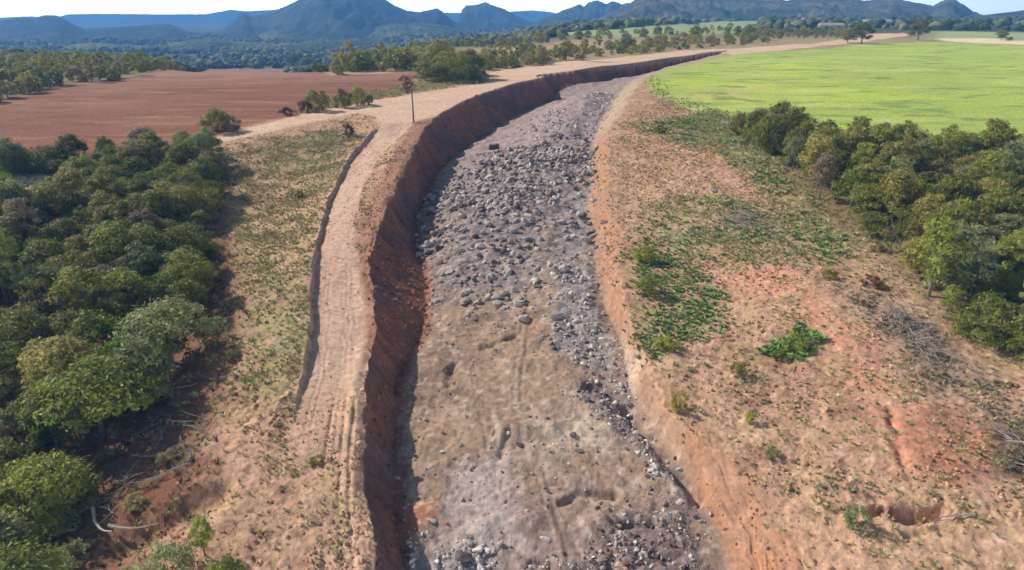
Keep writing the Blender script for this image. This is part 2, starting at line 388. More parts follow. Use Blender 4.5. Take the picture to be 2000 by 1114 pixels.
# ------------------------------------------------------------------ ground colours (dry, unlit)
def C(r, g, b): return lin((r, g, b))
def ground_color(x, y):
    n1 = fbm(x / 5, y / 5, 201, 4); n2 = fbm(x / 0.9, y / 0.9, 205, 4, .6); n3 = fbm(x / 24, y / 24, 209, 4)
    fine = vn(x * 3.1, y * 3.1, 213)
    D = y
    amp = 0.35 + 0.004 * D
    wx = x + amp * fbm(x / 2.5, y / 2.5, 217, 3) + amp * .5 * vn(x * 1.4, y * 1.4, 219); wy = y + amp * 1.3 * fbm(x / 2.5, y / 2.5, 221, 3)
    def M(k, soft=0.5): return pmask(PW[k], wx, wy, soft + 0.004 * soft * 60)
    def put(c, m, k): return c + (k[None] - c) * m[:, None]
    near = y < 420
    c = np.zeros((len(x), 3)) + C(188, 150, 120)
    c = put(c, sst(-.3, .5, n1) * .8, C(168, 123, 100))
    c = put(c, 0.6 * sst(0, .7, n3), C(200, 158, 130))
    # dry grass over the soil
    gr = sst(-.15, .35, n2 + 0.7 * n1)
    c = put(c, gr * 0.42, C(168, 148, 106)); c = put(c, .5 * sst(.15, .5, fbm(x / 1.6, y / 1.6, 291, 4, .65)), C(136, 98, 78)); c = put(c, .45 * sst(.2, .55, fbm(x / 1.3, y / 1.3, 295, 4, .65)), C(206, 164, 138))
    sp = vn(x * 1.9, y * 1.9, 401) * .6 + vn(x * 4.3, y * 4.3, 403) * .5; c = put(c, .55 * sst(.3, .62, sp), C(104, 74, 58)); c = put(c, .5 * sst(.3, .62, -sp), C(218, 180, 154))
    rb = np.interp(y, *cRL); c = put(c, sst(3.8, 2.0, rb - x + .6 * n2) * (x < rb + 2) * (y > 46) * .8 * sst(175, 120, y), C(146, 104, 84))
    c = put(c, M('verge', 2) * (0.4 + .5 * gr), C(150, 150, 96))
    c = put(c, M('grassL', 1.5) * (0.25 + .6 * gr), C(152, 142, 98))
    c = put(c, M('green3', 2) * (0.25 + .55 * gr), C(138, 146, 92))
    c = put(c, M('green1', .8) * sst(-.1, .3, n2) * .8, C(128, 140, 80))
    c = put(c, M('green2', .8) * sst(-.4, .15, n2), C(92, 124, 60))
    c = put(c, M('baresoil', 1.0) * sst(.5, -.3, n2) * .9, C(206, 150, 120)); c = put(c, M('trail', 1.0) * .8, C(198, 150, 122))
    c = put(c, M('redpatch', 1.0) * (.5 + .4 * sst(-.4, .4, n1)), C(170, 100, 74))
    c = put(c, M('litter', 1.5) * sst(-.5, .3, n2) * .75, C(138, 120, 106)); c = put(c, M('heap', .8) * .85, C(78, 62, 54)); c = put(c, M('greybrush', 1.2) * sst(-.5, .2, n2) * .8, C(132, 122, 108))
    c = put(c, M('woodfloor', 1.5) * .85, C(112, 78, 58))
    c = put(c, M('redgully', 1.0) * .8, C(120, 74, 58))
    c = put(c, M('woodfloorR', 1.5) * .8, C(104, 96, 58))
    c = put(c, M('paleroad', 1.0), C(228, 208, 160))
    # beyond the works
    mid = sst(150, 260, y)
    c = put(c, pmask(poly([(-500, 330), (-200, 262), (0, 205), (130, 170), (280, 151), (395, 138), (392, 122), (250, 116), (0, 122), (-300, 150), (-600, 200)]), wx, wy, 3) * .8, C(96, 92, 62))
    c = put(c, mid * .7, C(150, 142, 100)); c = put(c, mid * .5 * sst(0, .4, n1), C(165, 130, 105))
    rt = sst(.0, .12, x / np.maximum(y, 1))
    c = put(c, sst(330, 520, y) * (1 - .0 * rt), C(72, 80, 56))
    c = put(c, sst(330, 520, y) * .6 * sst(-.2, .5, n3), C(96, 96, 72))
    # ploughed field
    b = M('brownfield', 1.0)
    st = vn(x / 9 + y / 30, y / 2.2 - x / 20, 225)
    c = put(c, b, C(134, 86, 62)); c = put(c, b * .8 * sst(-.2, .8, n3 + .4 * st), C(150, 104, 78)); c = put(c, b * .6 * sst(.0, .8, st + .3 * n1), C(112, 70, 50))
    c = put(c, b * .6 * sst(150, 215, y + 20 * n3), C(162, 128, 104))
    # green field
    b2 = b * .7 * sst(.1, .5, fbm(x / 20, y / 3.2, 281, 4)); c = put(c, b2, C(164, 118, 92)); c = put(c, b * .6 * sst(.1, .6, fbm(x / 14, y / 2.5, 285, 4)), C(106, 72, 58))
    g = M('field', 1.5)
    st2 = vn(x / 14, y / 3.5, 229) + .5 * vn(x / 4, y / 1.5, 231)
    c = put(c, g, C(162, 180, 84)); c = put(c, g * sst(-.1, .7, n3 + .3 * n1), C(182, 198, 74)); c = put(c, g * .8 * sst(.0, .8, st2), C(146, 164, 76))
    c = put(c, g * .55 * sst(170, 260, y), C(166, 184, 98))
    c = put(c, g * .8 * pmask(poly([(1300, 190), (1440, 160), (1560, 190), (1540, 205), (1400, 200)]), wx, wy, 6) * sst(-.6, .4, n1), C(190, 178, 110))
    c = put(c, g * .8 * sst(.25, .5, fbm(x / 7, y / 3.0, 235, 4)), C(120, 140, 72)); c = put(c, g * .55 * sst(.2, .5, fbm(x / 30, y / 9, 237, 4)), C(188, 196, 110)); c = put(c, g * .7 * sst(.38, .6, fbm(x / 10, y / 4, 239, 4)), C(176, 160, 104))
    for k, q in (('fargreenA', C(150, 160, 112)), ('fargreenB', C(156, 166, 116)), ('farpink', C(196, 150, 128))):
        c = put(c, M(k, 8), q)
    # roads
    t = M('track', .4) * sst(36.5, 44, y + 1.5 * n1); c = put(c, t * .95, C(198, 165, 142)); c = put(c, t * .6 * sst(-.2, .8, vn(x * 2.2, y / 6, 241)), C(182, 144, 125))
    t = np.maximum(M('strip', 1.0), pmask(PW['track'], wx, wy, .6) * sst(44, 38, y)); c = put(c, t * .85, C(200, 160, 136)); c = put(c, t * .5 * gr, C(150, 134, 94))
    t = pmask(PW['road'], x + .3 * n2, y + .6 * n1, 0.8); c = put(c, t, C(212, 180, 150)); c = put(c, t * .5 * sst(-.1, .6, vn(x / 8 , y / 1.3 - x / 4, 243)), C(196, 158, 134))
    c = put(c, t * .6 * sst(250, 120, y) * sst(-45, 0, x), C(200, 164, 142))
    c = put(c, M('cream', 2), C(226, 206, 168))
    # the cut
    x1, x2, x3, x4 = trench_coords(x, y)
    ins = ((x > x1) & (x < x4) & (y < YEND)).astype(float)
    f = C(152, 126, 108)[None] + (C(166, 138, 112) - C(152, 126, 108))[None] * sst(-.5, .5, n1)[:, None]
    f = put(f, .5 * sst(.1, .6, n3 + n2 * .3), C(150, 132, 130))
    f = put(f, .75 * sst(.05, .45, fbm(x / 2.6, y / 4, 271, 4)), C(134, 110, 94)); f = put(f, .6 * sst(.1, .5, fbm(x / 2.2, y / 3.2, 275, 4)), C(182, 156, 138)); f = put(f, .6 * sst(.1, .5, fbm(x / 5, y / 5, 279, 3)), C(150, 126, 124))
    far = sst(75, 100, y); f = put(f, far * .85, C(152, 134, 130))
    f = put(f, M('gravel', 6), C(140, 128, 124)); f = put(f, M('upper', 1.5) * .9, C(160, 140, 136)); f = put(f, M('smooth', .5), C(150, 141, 138))
    f = put(f, M('rstrip', .6), C(144, 134, 130)); f = put(f, M('purple', .9) * .9, C(182, 164, 156)); f = put(f, M('whiterub', .6) * .9, C(150, 142, 138))
    f = put(f, M('darkrub', .8) * .85, C(128, 108, 102)); f = put(f, M('rubmid', .6) * .6, C(130, 112, 100)); f = put(f, M('pale', 1.0) * .8, C(190, 172, 150))
    f = put(f, M('orangebump', .4), C(172, 122, 90)); f = put(f, M('rubedge', .4) * .8, C(130, 114, 112))
    f = put(f, .55 * sst(.1, .6, n2) , C(132, 112, 100)); f = put(f, .5 * sst(.25, .6, vn(x * 2.1, y * 2.1, 411) * .6 + fine * .5), C(186, 168, 156)); f = put(f, .5 * sst(.25, .6, -vn(x * 2.1, y * 2.1, 411) * .6 + fine * .5), C(108, 90, 80))
    mdl = (x2 + x3) * .5; wob = 2.2 * fbm(y / 22, y * 0, 415, 2)
    for o_, tn_ in ((-2.7, 1), (-1.0, 1), (.4, 0), (2.2, 0), (-4.0, 0)):
        f = put(f, .6 * np.exp(-((x - mdl - o_ - wob * (1 if tn_ else -1.3)) / .22) ** 2) * sst(-.1, .3, fbm(y / 4, x * 0 + o_, 417, 2)) * (y < 70), C(196, 176, 158) if tn_ else C(116, 96, 84))
    a = sst(x2 + 1.2, x2 - .2, x + .5 * n2); w = C(148, 98, 74)[None] + np.zeros_like(f)
    w = put(w, sst(-.3, .5, vn(y / 4, x / 2, 251)), C(120, 88, 80)); w = put(w, .7 * sst(.2, .7, vn(y / 11, x / 3, 253)), C(158, 98, 74)); w = put(w, .6 * sst(.1, .5, fbm(x, y, 257, 4)), C(112, 84, 72)); w = put(w, .5 * sst(.1, .8, vn(y * 1.5, x * .5, 255)), C(96, 62, 54))
    f = f * (1 - a[:, None]) + w * a[:, None]
    b = sst(x3 - .2, x3 + .5, x); o = C(160, 126, 102)[None] + np.zeros_like(f)
    o = put(o, np.maximum(M('orangeA', .7), M('orangeB', .7)) * sst(-.35, .3, fbm(x / 1.8, y / 2.5, 267, 3)) * (.8 - .35 * sst(45, 55, y)), C(174, 124, 94))
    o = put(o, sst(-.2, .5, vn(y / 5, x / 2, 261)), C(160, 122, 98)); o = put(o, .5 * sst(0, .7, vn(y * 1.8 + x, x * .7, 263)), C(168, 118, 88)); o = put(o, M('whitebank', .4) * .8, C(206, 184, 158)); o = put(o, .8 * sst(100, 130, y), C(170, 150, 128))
    f = f * (1 - b[:, None]) + o * b[:, None]
    c = c * (1 - ins[:, None]) + f * ins[:, None]
    d = x - x4
    rim = np.exp(-np.maximum(d, 0) / 1.2) * (1 - ins) * (x > x3) * (y < YEND)
    c = put(c, rim * .6, C(190, 148, 118))
    c = c * (1 + 0.14 * n2 + 0.10 * fine)[:, None]
    return np.clip(c, 0.01, 0.9)

# ------------------------------------------------------------------ object helpers
def mesh_np(name, V, F, mat=None, col=None, smooth=True, n=None):
    """V (n,3), F (m,k) -> mesh data"""
    me = bpy.data.meshes.new(name)
    V = np.asarray(V, np.float32); F = np.asarray(F, np.int32)
    me.vertices.add(len(V)); me.vertices.foreach_set('co', V.ravel())
    k = F.shape[1]
    me.loops.add(F.size); me.loops.foreach_set('vertex_index', F.ravel())
    me.polygons.add(len(F)); me.polygons.foreach_set('loop_start', np.arange(0, F.size, k, dtype=np.int32))
    if col is not None:
        a = me.color_attributes.new('Col', 'FLOAT_COLOR', 'POINT')
        a.data.foreach_set('color', np.concatenate([col, np.ones((len(V), 1))], 1).astype(np.float32).ravel())
    me.update(calc_edges=True)
    if smooth: me.polygons.foreach_set('use_smooth', np.ones(len(F), bool))
    if mat: me.materials.append(mat)
    return me

def add(name, data, parent=None, **props):
    o = bpy.data.objects.new(name, data); sc.collection.objects.link(o)
    if parent: o.parent = parent
    for k, v in props.items(): o[k] = v
    return o

def grid_faces(nr, nc):
    i = np.arange(nr - 1)[:, None] * nc + np.arange(nc - 1)[None]
    return np.stack([i, i + 1, i + nc + 1, i + nc], -1).reshape(-1, 4)

# ------------------------------------------------------------------ materials
def mat_ground(name, rough=0.95, s1=2.5, s2=14.0, bump=0.05, var=0.35):
    m = bpy.data.materials.new(name); m.use_nodes = True
    nt = m.node_tree; N = nt.nodes; L = nt.links
    b = N['Principled BSDF']; b.inputs['Roughness'].default_value = rough; b.inputs['Specular IOR Level'].default_value = 0.15
    a = N.new('ShaderNodeAttribute'); a.attribute_name = 'Col'
    tc = N.new('ShaderNodeTexCoord')
    n1 = N.new('ShaderNodeTexNoise'); n1.inputs['Scale'].default_value = s1; n1.inputs['Detail'].default_value = 6; n1.inputs['Roughness'].default_value = .7
    n2 = N.new('ShaderNodeTexNoise'); n2.inputs['Scale'].default_value = s2; n2.inputs['Detail'].default_value = 4
    for n in (n1, n2): L.new(tc.outputs['Object'], n.inputs['Vector'])
    mr = N.new('ShaderNodeMapRange'); mr.inputs['From Min'].default_value = .3; mr.inputs['From Max'].default_value = .7
    mr.inputs['To Min'].default_value = 1 - var; mr.inputs['To Max'].default_value = 1 + var
    L.new(n1.outputs['Fac'], mr.inputs['Value'])
    mx = N.new('ShaderNodeVectorMath'); mx.operation = 'SCALE'
    L.new(a.outputs['Color'], mx.inputs[0]); L.new(mr.outputs[0], mx.inputs['Scale'])
    L.new(mx.outputs[0], b.inputs['Base Color'])
    ad = N.new('ShaderNodeMath'); ad.operation = 'ADD'; L.new(n1.outputs['Fac'], ad.inputs[0]); L.new(n2.outputs['Fac'], ad.inputs[1])
    bp = N.new('ShaderNodeBump'); bp.inputs['Strength'].default_value = 0.8; bp.inputs['Distance'].default_value = bump
    L.new(ad.outputs[0], bp.inputs['Height']); L.new(bp.outputs[0], b.inputs['Normal'])
    return m

def mat_leaf(name, c1, c2, trans=0.28, rough=0.6):
    """leaves: the tone wanders from clump to clump and from tree to tree"""
    m = bpy.data.materials.new(name); m.use_nodes = True
    nt = m.node_tree; N = nt.nodes; L = nt.links
    b = N['Principled BSDF']; out = N['Material Output']
    b.inputs['Roughness'].default_value = rough; b.inputs['Specular IOR Level'].default_value = 0.25
    tc = N.new('ShaderNodeTexCoord'); oi = N.new('ShaderNodeObjectInfo')
    n1 = N.new('ShaderNodeTexNoise'); n1.inputs['Scale'].default_value = 1.1; n1.inputs['Detail'].default_value = 5; n1.inputs['Roughness'].default_value = .8
    L.new(tc.outputs['Object'], n1.inputs['Vector'])
    ad = N.new('ShaderNodeMath'); ad.operation = 'MULTIPLY_ADD'; ad.inputs[1].default_value = 0.45; L.new(oi.outputs['Random'], ad.inputs[0])
    mr = N.new('ShaderNodeMapRange'); mr.inputs['From Min'].default_value = .3; mr.inputs['From Max'].default_value = .7; mr.inputs['To Min'].default_value = -.25; mr.inputs['To Max'].default_value = .75
    L.new(n1.outputs['Fac'], mr.inputs['Value']); L.new(mr.outputs[0], ad.inputs[2])
    cr = N.new('ShaderNodeValToRGB'); e = cr.color_ramp.elements
    e[0].color = (*lin(c1), 1); e[1].color = (*lin(c2), 1)
    L.new(ad.outputs[0], cr.inputs['Fac']); L.new(cr.outputs[0], b.inputs['Base Color'])
    tr = N.new('ShaderNodeBsdfTranslucent'); L.new(cr.outputs[0], tr.inputs['Color'])
    mx = N.new('ShaderNodeMixShader'); mx.inputs[0].default_value = trans
    L.new(b.outputs[0], mx.inputs[1]); L.new(tr.outputs[0], mx.inputs[2]); L.new(mx.outputs[0], out.inputs['Surface'])
    return m

def mat_plain(name, c1, c2, scale=6, rough=.9, bump=.02, obj_var=0.25, thick=False):
    m = bpy.data.materials.new(name); m.use_nodes = True
    nt = m.node_tree; N = nt.nodes; L = nt.links
    b = N['Principled BSDF']; b.inputs['Roughness'].default_value = rough; b.inputs['Specular IOR Level'].default_value = .2
    tc = N.new('ShaderNodeTexCoord'); n1 = N.new('ShaderNodeTexNoise'); n1.inputs['Scale'].default_value = scale; n1.inputs['Detail'].default_value = 6
    L.new(tc.outputs['Object'], n1.inputs['Vector'])
    oi = N.new('ShaderNodeObjectInfo')
    mr = N.new('ShaderNodeMapRange'); mr.inputs['From Min'].default_value = .3; mr.inputs['From Max'].default_value = .7; mr.inputs['To Max'].default_value = 1 - obj_var
    L.new(n1.outputs['Fac'], mr.inputs['Value'])
    ad = N.new('ShaderNodeMath'); ad.operation = 'MULTIPLY_ADD'; ad.inputs[1].default_value = obj_var; L.new(oi.outputs['Random'], ad.inputs[0]); L.new(mr.outputs[0], ad.inputs[2])
    cr = N.new('ShaderNodeValToRGB'); cr.color_ramp.elements[0].color = (*lin(c1), 1); cr.color_ramp.elements[1].color = (*lin(c2), 1)
    L.new(ad.outputs[0], cr.inputs['Fac']); L.new(cr.outputs[0], b.inputs['Base Color'])
    bp = N.new('ShaderNodeBump'); bp.inputs['Distance'].default_value = bump; L.new(n1.outputs['Fac'], bp.inputs['Height']); L.new(bp.outputs[0], b.inputs['Normal'])
    return m

M_GROUND = mat_ground('ground_soil')
M_STONE = mat_ground('broken_stone', s1=4, s2=20, bump=.03, var=.3)
M_TUFT = mat_ground('grass_blades', s1=1.5, s2=6, bump=.0, var=.3)
M_HILL = mat_ground('wooded_slope', s1=.02, s2=.09, bump=10.0, var=.55)
M_ROCK = mat_plain('grey_rock', (134, 124, 118), (202, 190, 180), 5, .9, .03, .5)
M_ROCKD = mat_plain('dark_rock', (80, 70, 66), (124, 112, 106), 5, .9, .03, .4)
M_ROCKW = mat_plain('pale_rock', (176, 166, 158), (222, 212, 204), 5, .9, .03, .4)
M_ROCKB = mat_plain('brown_clod', (104, 70, 56), (150, 108, 86), 5, .95, .03, .5)
M_BARK = mat_plain('grey_brown_bark', (84, 72, 60), (134, 122, 106), 12, .95, .01)
M_DEAD = mat_plain('bleached_wood', (104, 92, 84), (190, 178, 164), 12, .9, .01, .5)
M_LEAF = {
    'dark': mat_leaf('dark_green_leaves', (76, 84, 32), (156, 156, 66)),
    'green': mat_leaf('green_leaves', (90, 104, 38), (172, 174, 72)),
    'bright': mat_leaf('bright_yellow_green_leaves', (104, 132, 38), (160, 184, 60)),
    'blue': mat_leaf('bluish_green_leaves', (96, 106, 62), (166, 168, 106)),
    'olive': mat_leaf('olive_leaves', (112, 108, 50), (184, 172, 92)),
    'dry': mat_leaf('dry_brown_leaves', (120, 104, 76), (168, 152, 114)),
    'red': mat_leaf('russet_leaves', (84, 58, 46), (122, 94, 64)),
}

# ------------------------------------------------------------------ the ground, one sheet out to the foot of the hills
rows = np.concatenate([np.geomspace(4, 20, 40)[:-1], np.geomspace(20, 105, 640)[:-1], np.geomspace(105, 320, 300)[:-1], np.geomspace(320, 6500, 260)])
cols = np.tan(np.linspace(-math.atan(1.25), math.atan(1.25), 1250)) 
GX = cols[None, :] * rows[:, None]; GY = np.repeat(rows[:, None], len(cols), 1)
gx = GX.ravel(); gy = GY.ravel()
gz = height(gx, gy)
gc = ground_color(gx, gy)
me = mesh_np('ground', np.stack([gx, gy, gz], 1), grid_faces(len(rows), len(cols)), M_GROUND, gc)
add('ground', me, kind='structure')
del GX, GY, gx, gy, gz, gc

# ------------------------------------------------------------------ hills
def hill(name, sil, D, front, back, zfoot, c1, c2, rug=0.12, seed=0, rowsn=90):
    a = np.array(sil, float)
    u = (a[:, 0] - 1000) / FPX; v = (a[:, 1] - 557) / FPX
    yy = math.cos(PITCH) - v * math.sin(PITCH); zz = -math.sin(PITCH) - v * math.cos(PITCH)
    t = u / yy; e = zz / yy
    nc = max(140, int((a[-1, 0] - a[0, 0]) / 2.4))
    ts = np.linspace(t[0], t[-1], nc)
    es = np.interp(ts, t, e)
    es = np.convolve(np.pad(es, 1, 'edge'), [.2, .6, .2], 'valid')
    q = np.linspace(-1, 1, rowsn); q = np.sign(q) * np.abs(q) ** 1.2
    Yr = D + np.where(q < 0, q * front, q * back)
    X = ts[None] * D + 0 * q[:, None]; Y = Yr[:, None] + 0 * ts[None]
    X = X * (1 + (Yr - D)[:, None] / D)              # ridge seen square-on, flanks spreading
    zr = CAMZ + D * es
    zf = zfoot - 6
    s = np.cos(np.clip(np.abs(q), 0, 1) * PI / 2) ** 1.35
    H = np.maximum(zr - zf, 0)[None]
    n = fbm(X / (D * .03), Y / (D * .05), seed, 4); rid = np.abs(fbm(X / (D * .018), Y / (D * .06), seed + 9, 4))
    k = (s * (1 - s))[:, None] * 4
    Z = zf + H * s[:, None] + H * k * (n * .22 - rid * .25) + 0 * X
    Z = Z + (1 - np.abs(q))[:, None] * (1.2 + .0012 * D) * rug * 8 * np.abs(fbm(X / 16, Y / 16, seed + 20, 3)) * np.minimum(1, H / 30)
    nn = fbm(X / 60, Y / 60, seed + 31, 4).ravel(); n4 = fbm(X / 250, Y / 350, seed + 41, 3).ravel()
    c = C(*c1)[None] + (C(*c2) - C(*c1))[None] * sst(-.35, .45, nn * .7 + n4 * .6)[:, None]
    me = mesh_np(name, np.stack([X.ravel(), Y.ravel(), Z.ravel()], 1), grid_faces(rowsn, nc), M_HILL, np.clip(c, .01, .8))
    return add(name, me, kind='structure')

DG1, DG2 = (30, 38, 30), (62, 70, 50)
hill('plateau', [(-900, 40), (-300, 38), (0, 36), (60, 33), (110, 36), (130, 29), (200, 28), (300, 29), (400, 29), (430, 24), (450, 20), (480, 23), (540, 20), (600, 24), (760, 26), (900, 26), (1000, 24), (1040, 21), (1070, 24), (1100, 29), (1300, 31), (1700, 32), (2200, 33), (2900, 36)], 6700, 1100, 600, -60, DG1, DG2, seed=301)
hill('hill', [(-900, 62), (-300, 58), (-100, 52), (0, 43), (30, 36), (50, 36), (68, 38), (85, 31), (110, 31), (122, 36), (145, 50), (168, 59), (200, 56), (250, 53), (300, 50), (325, 47), (340, 51), (365, 62), (400, 67), (450, 72), (500, 80)], 2500, 900, 500, -38, DG1, (60, 68, 48), seed=311)
hill('hill', [(330, 74), (400, 67), (430, 60), (448, 48), (462, 36), (470, 27), (480, 27), (490, 33), (520, 29), (540, 21), (570, 8), (600, -8), (640, -26), (690, -30), (720, -18), (748, -1), (775, 14), (795, 22), (820, 25), (838, 21), (855, 17), (868, 27), (885, 42), (915, 54), (960, 60)], 3000, 1300, 600, -36, DG1, DG2, seed=321)
hill('hill', [(870, 62), (888, 50), (898, 40), (901, 22), (910, 12), (925, 11), (940, 8), (948, 5), (956, 9), (985, 19), (1005, 30), (1030, 42), (1060, 50), (1100, 58)], 3600, 700, 500, -34, DG1, (60, 68, 48), seed=331)
hill('hill', [(1020, 58), (1045, 46), (1062, 36), (1080, 30), (1100, 21), (1118, 15), (1132, 9), (1141, 15), (1150, 6), (1165, 2), (1175, 5), (1184, 10), (1195, 3), (1206, 6), (1215, 10), (1226, 6), (1238, 14), (1262, 30), (1300, 52)], 3100, 800, 500, -20, DG1, (62, 70, 50), seed=341)
hill('hill', [(440, 92), (480, 78), (510, 66), (535, 59), (560, 62), (590, 73), (640, 72), (700, 58), (760, 50), (830, 47), (870, 52), (910, 62), (960, 72), (1010, 84)], 2100, 420, 300, -44, (66, 76, 48), (112, 116, 80), rug=.2, seed=371)
hill('hill', [(60, 104), (120, 92), (180, 85), (250, 90), (310, 93), (360, 82), (410, 78), (470, 84), (540, 88), (620, 84), (700, 78), (760, 84), (840, 88), (900, 98)], 1500, 300, 240, -44, (60, 70, 46), (106, 110, 78), rug=.25, seed=381)
hill('hill', [(1090, 62), (1150, 45), (1190, 28), (1225, 12), (1260, -10), (1290, -16), (1350, -14), (1410, -8), (1450, -1), (1480, 2), (1540, 3), (1600, -4), (1650, -1), (1690, 4), (1720, 1), (1745, -1), (1770, 4), (1800, 10), (1822, 14), (1838, 5), (1852, 0), (1866, 3), (1885, 14), (1900, 25), (1925, 33), (1990, 42)], 1900, 750, 400, 10, (56, 62, 46), (100, 94, 72), rug=.2, seed=351)
hill('hill', [(1800, 50), (1850, 42), (1890, 33), (1925, 31), (1960, 27), (2000, 24), (2200, 16), (2500, 24), (2900, 40)], 1350, 350, 300, 12, (46, 54, 38), (92, 94, 68), rug=.2, seed=361)

# ------------------------------------------------------------------ loose stones, clods, grass
rng = np.random.default_rng(7)
def ground_at(x, y):
    return height(np.atleast_1d(np.asarray(x, float)), np.atleast_1d(np.asarray(y, float)))

def ico(sub=0):
    p = (1 + 5 ** .5) / 2
    V = np.array([(-1, p, 0), (1, p, 0), (-1, -p, 0), (1, -p, 0), (0, -1, p), (0, 1, p), (0, -1, -p), (0, 1, -p), (p, 0, -1), (p, 0, 1), (-p, 0, -1), (-p, 0, 1)], float)
    V /= np.linalg.norm(V[0])
    F = [(0, 11, 5), (0, 5, 1), (0, 1, 7), (0, 7, 10), (0, 10, 11), (1, 5, 9), (5, 11, 4), (11, 10, 2), (10, 7, 6), (7, 1, 8), (3, 9, 4), (3, 4, 2), (3, 2, 6), (3, 6, 8), (3, 8, 9), (4, 9, 5), (2, 4, 11), (6, 2, 10), (8, 6, 7), (9, 8, 1)]
    for _ in range(sub):
        V = list(map(tuple, V)); cache = {}; G = []
        def mid(a, b):
            k = (min(a, b), max(a, b))
            if k not in cache:
                m = (np.array(V[a]) + np.array(V[b])) / 2; V.append(tuple(m / np.linalg.norm(m))); cache[k] = len(V) - 1
            return cache[k]
        for a, b, c in F:
            d, e, f = mid(a, b), mid(b, c), mid(c, a)
            G += [(a, d, f), (b, e, d), (c, f, e), (d, e, f)]
        F = G; V = np.array(V)
    return np.array(V), np.array(F)

def rock_proto(seed, sub):
    """an angular block: a ball cut by random planes"""
    r = np.random.default_rng(seed); V, F = ico(sub)
    for _ in range(12):
        n = r.normal(size=3); n /= np.linalg.norm(n); d = r.uniform(.35, .75)
        s = V @ n; V = V - np.maximum(s - d, 0)[:, None] * n
    V = V + r.normal(size=V.shape) * .03
    V = V * np.array([1, r.uniform(.6, .95), r.uniform(.5, .8)])
    return V, F

def rot(r, n, flat=.5):
    a = r.uniform(0, 2 * PI, n); b = r.normal(0, flat, n); c = r.normal(0, flat, n)
    ca, sa, cb, sb, cc, sc_ = np.cos(a), np.sin(a), np.cos(b), np.sin(b), np.cos(c), np.sin(c)
    Z = np.zeros((n, 3, 3)); Z[:, 0, 0] = ca; Z[:, 0, 1] = -sa; Z[:, 1, 0] = sa; Z[:, 1, 1] = ca; Z[:, 2, 2] = 1
    X = np.zeros((n, 3, 3)); X[:, 0, 0] = 1; X[:, 1, 1] = cb; X[:, 1, 2] = -sb; X[:, 2, 1] = sb; X[:, 2, 2] = cb
    Y = np.zeros((n, 3, 3)); Y[:, 1, 1] = 1; Y[:, 0, 0] = cc; Y[:, 0, 2] = sc_; Y[:, 2, 0] = -sc_; Y[:, 2, 2] = cc
    return Z @ X @ Y

def merged(name, protos, pos, size, Rm, cols, mat, smooth=False, **props):
    """many small copies as one mesh"""
    VV = []; FF = []; CC = []; o = 0
    pick = rng.integers(0, len(protos), len(pos))
    for k, (V, F) in enumerate(protos):
        s = np.where(pick == k)[0]
        if not len(s): continue
        W = np.einsum('nij,vj->nvi', Rm[s], V) * (size[s].reshape(len(s), 1, -1)) + pos[s][:, None]
        VV.append(W.reshape(-1, 3)); FF.append((F[None] + (np.arange(len(s)) * len(V))[:, None, None] + o).reshape(-1, F.shape[1]))
        CC.append(np.repeat(cols[s], len(V), 0)); o += len(s) * len(V)
    me = mesh_np(name, np.concatenate(VV), np.concatenate(FF), mat, np.concatenate(CC), smooth)
    return add(name, me, **props)

def inpoly(P, X, Y): return pmask(P, X, Y, .01) > .5
def sample(P, n, dens=None, soft=None):
    sz = P.max(0) - P.min(0); soft = min(3.0, .22 * sz.min()) if soft is None else soft
    lo = P.min(0) - soft; hi = P.max(0) + soft; out = []; got = 0
    for _ in range(60):
        q = rng.uniform(lo, hi, (n * 2, 2))
        wq = q + soft * .9 * np.stack([fbm(q[:, 0] / (soft * 2.2), q[:, 1] / (soft * 2.2), 901, 3), fbm(q[:, 0] / (soft * 2.2), q[:, 1] / (soft * 2.2), 907, 3)], 1)
        k = rng.uniform(size=len(q)) < pmask(P, wq[:, 0], wq[:, 1], soft)
        if dens is not None: k &= rng.uniform(size=len(q)) < dens(q[:, 0], q[:, 1])
        out.append(q[k]); got += k.sum()
        if got >= n: break
    q = np.concatenate(out)[:n]
    return q

ROCKS = [rock_proto(i, 2) for i in range(6)]; STONES = [rock_proto(20 + i, 1) for i in range(6)]; CLODS = [rock_proto(40 + i, 0) for i in range(5)]
def clump(sc_, th=0.0, seed=3): return lambda x, y: sst(th - .25, th + .25, fbm(x / sc_, y / sc_, seed, 3)) * .9 + .1
G1, G2, G3, W1, B1 = C(162, 150, 144), C(194, 184, 174), C(120, 108, 102), C(206, 198, 190), C(132, 106, 94)
ZONES = [  # polygon, how many, smallest and largest size, spread, tones
    ('gravel', 11500, .09, 1.35, [G1, G2, G3, G1, G3, G1, C(128, 112, 106)], lambda x, y: .16 + .84 * clump(5, 0.05)(x, y)),
    ('upper', 2600, .10, .80, [G1, G2, C(150, 128, 134), W1], clump(6, 0.0)),
    ('rstrip', 1000, .08, .60, [G1, G2, G3, G2], clump(3, -.1)),
    ('rubedge', 700, .08, .60, [G3, G2, C(110, 92, 94), W1, G1], clump(2, -.1)),
    ('whiterub', 2400, .07, .55, [G2, W1, G2, C(176, 168, 156), G1], clump(1.5, -.1)),
    ('darkrub', 2600, .05, .42, [C(110, 90, 84), G2, G1, C(94, 78, 74)], clump(1.5, .0)),
    ('rubmid', 900, .06, .50, [G2, C(120, 96, 80), W1, G1], clump(1.5, .0)),
    ('whitebank', 220, .07, .3, [W1, G2], None),
]
allp = []; alls = []; allc = []
for z, n, a, b, cc, dn in ZONES:
    q = sample(PW[z], n, dn, 6.5 if z == 'gravel' else None); s = a + (b - a) * rng.power(.22, len(q)) 
    s = a * (b / a) ** (rng.uniform(size=len(q)) ** 3.4)
    allp.append(q); alls.append(s); allc.append(np.array(cc)[rng.integers(0, len(cc), len(q))])
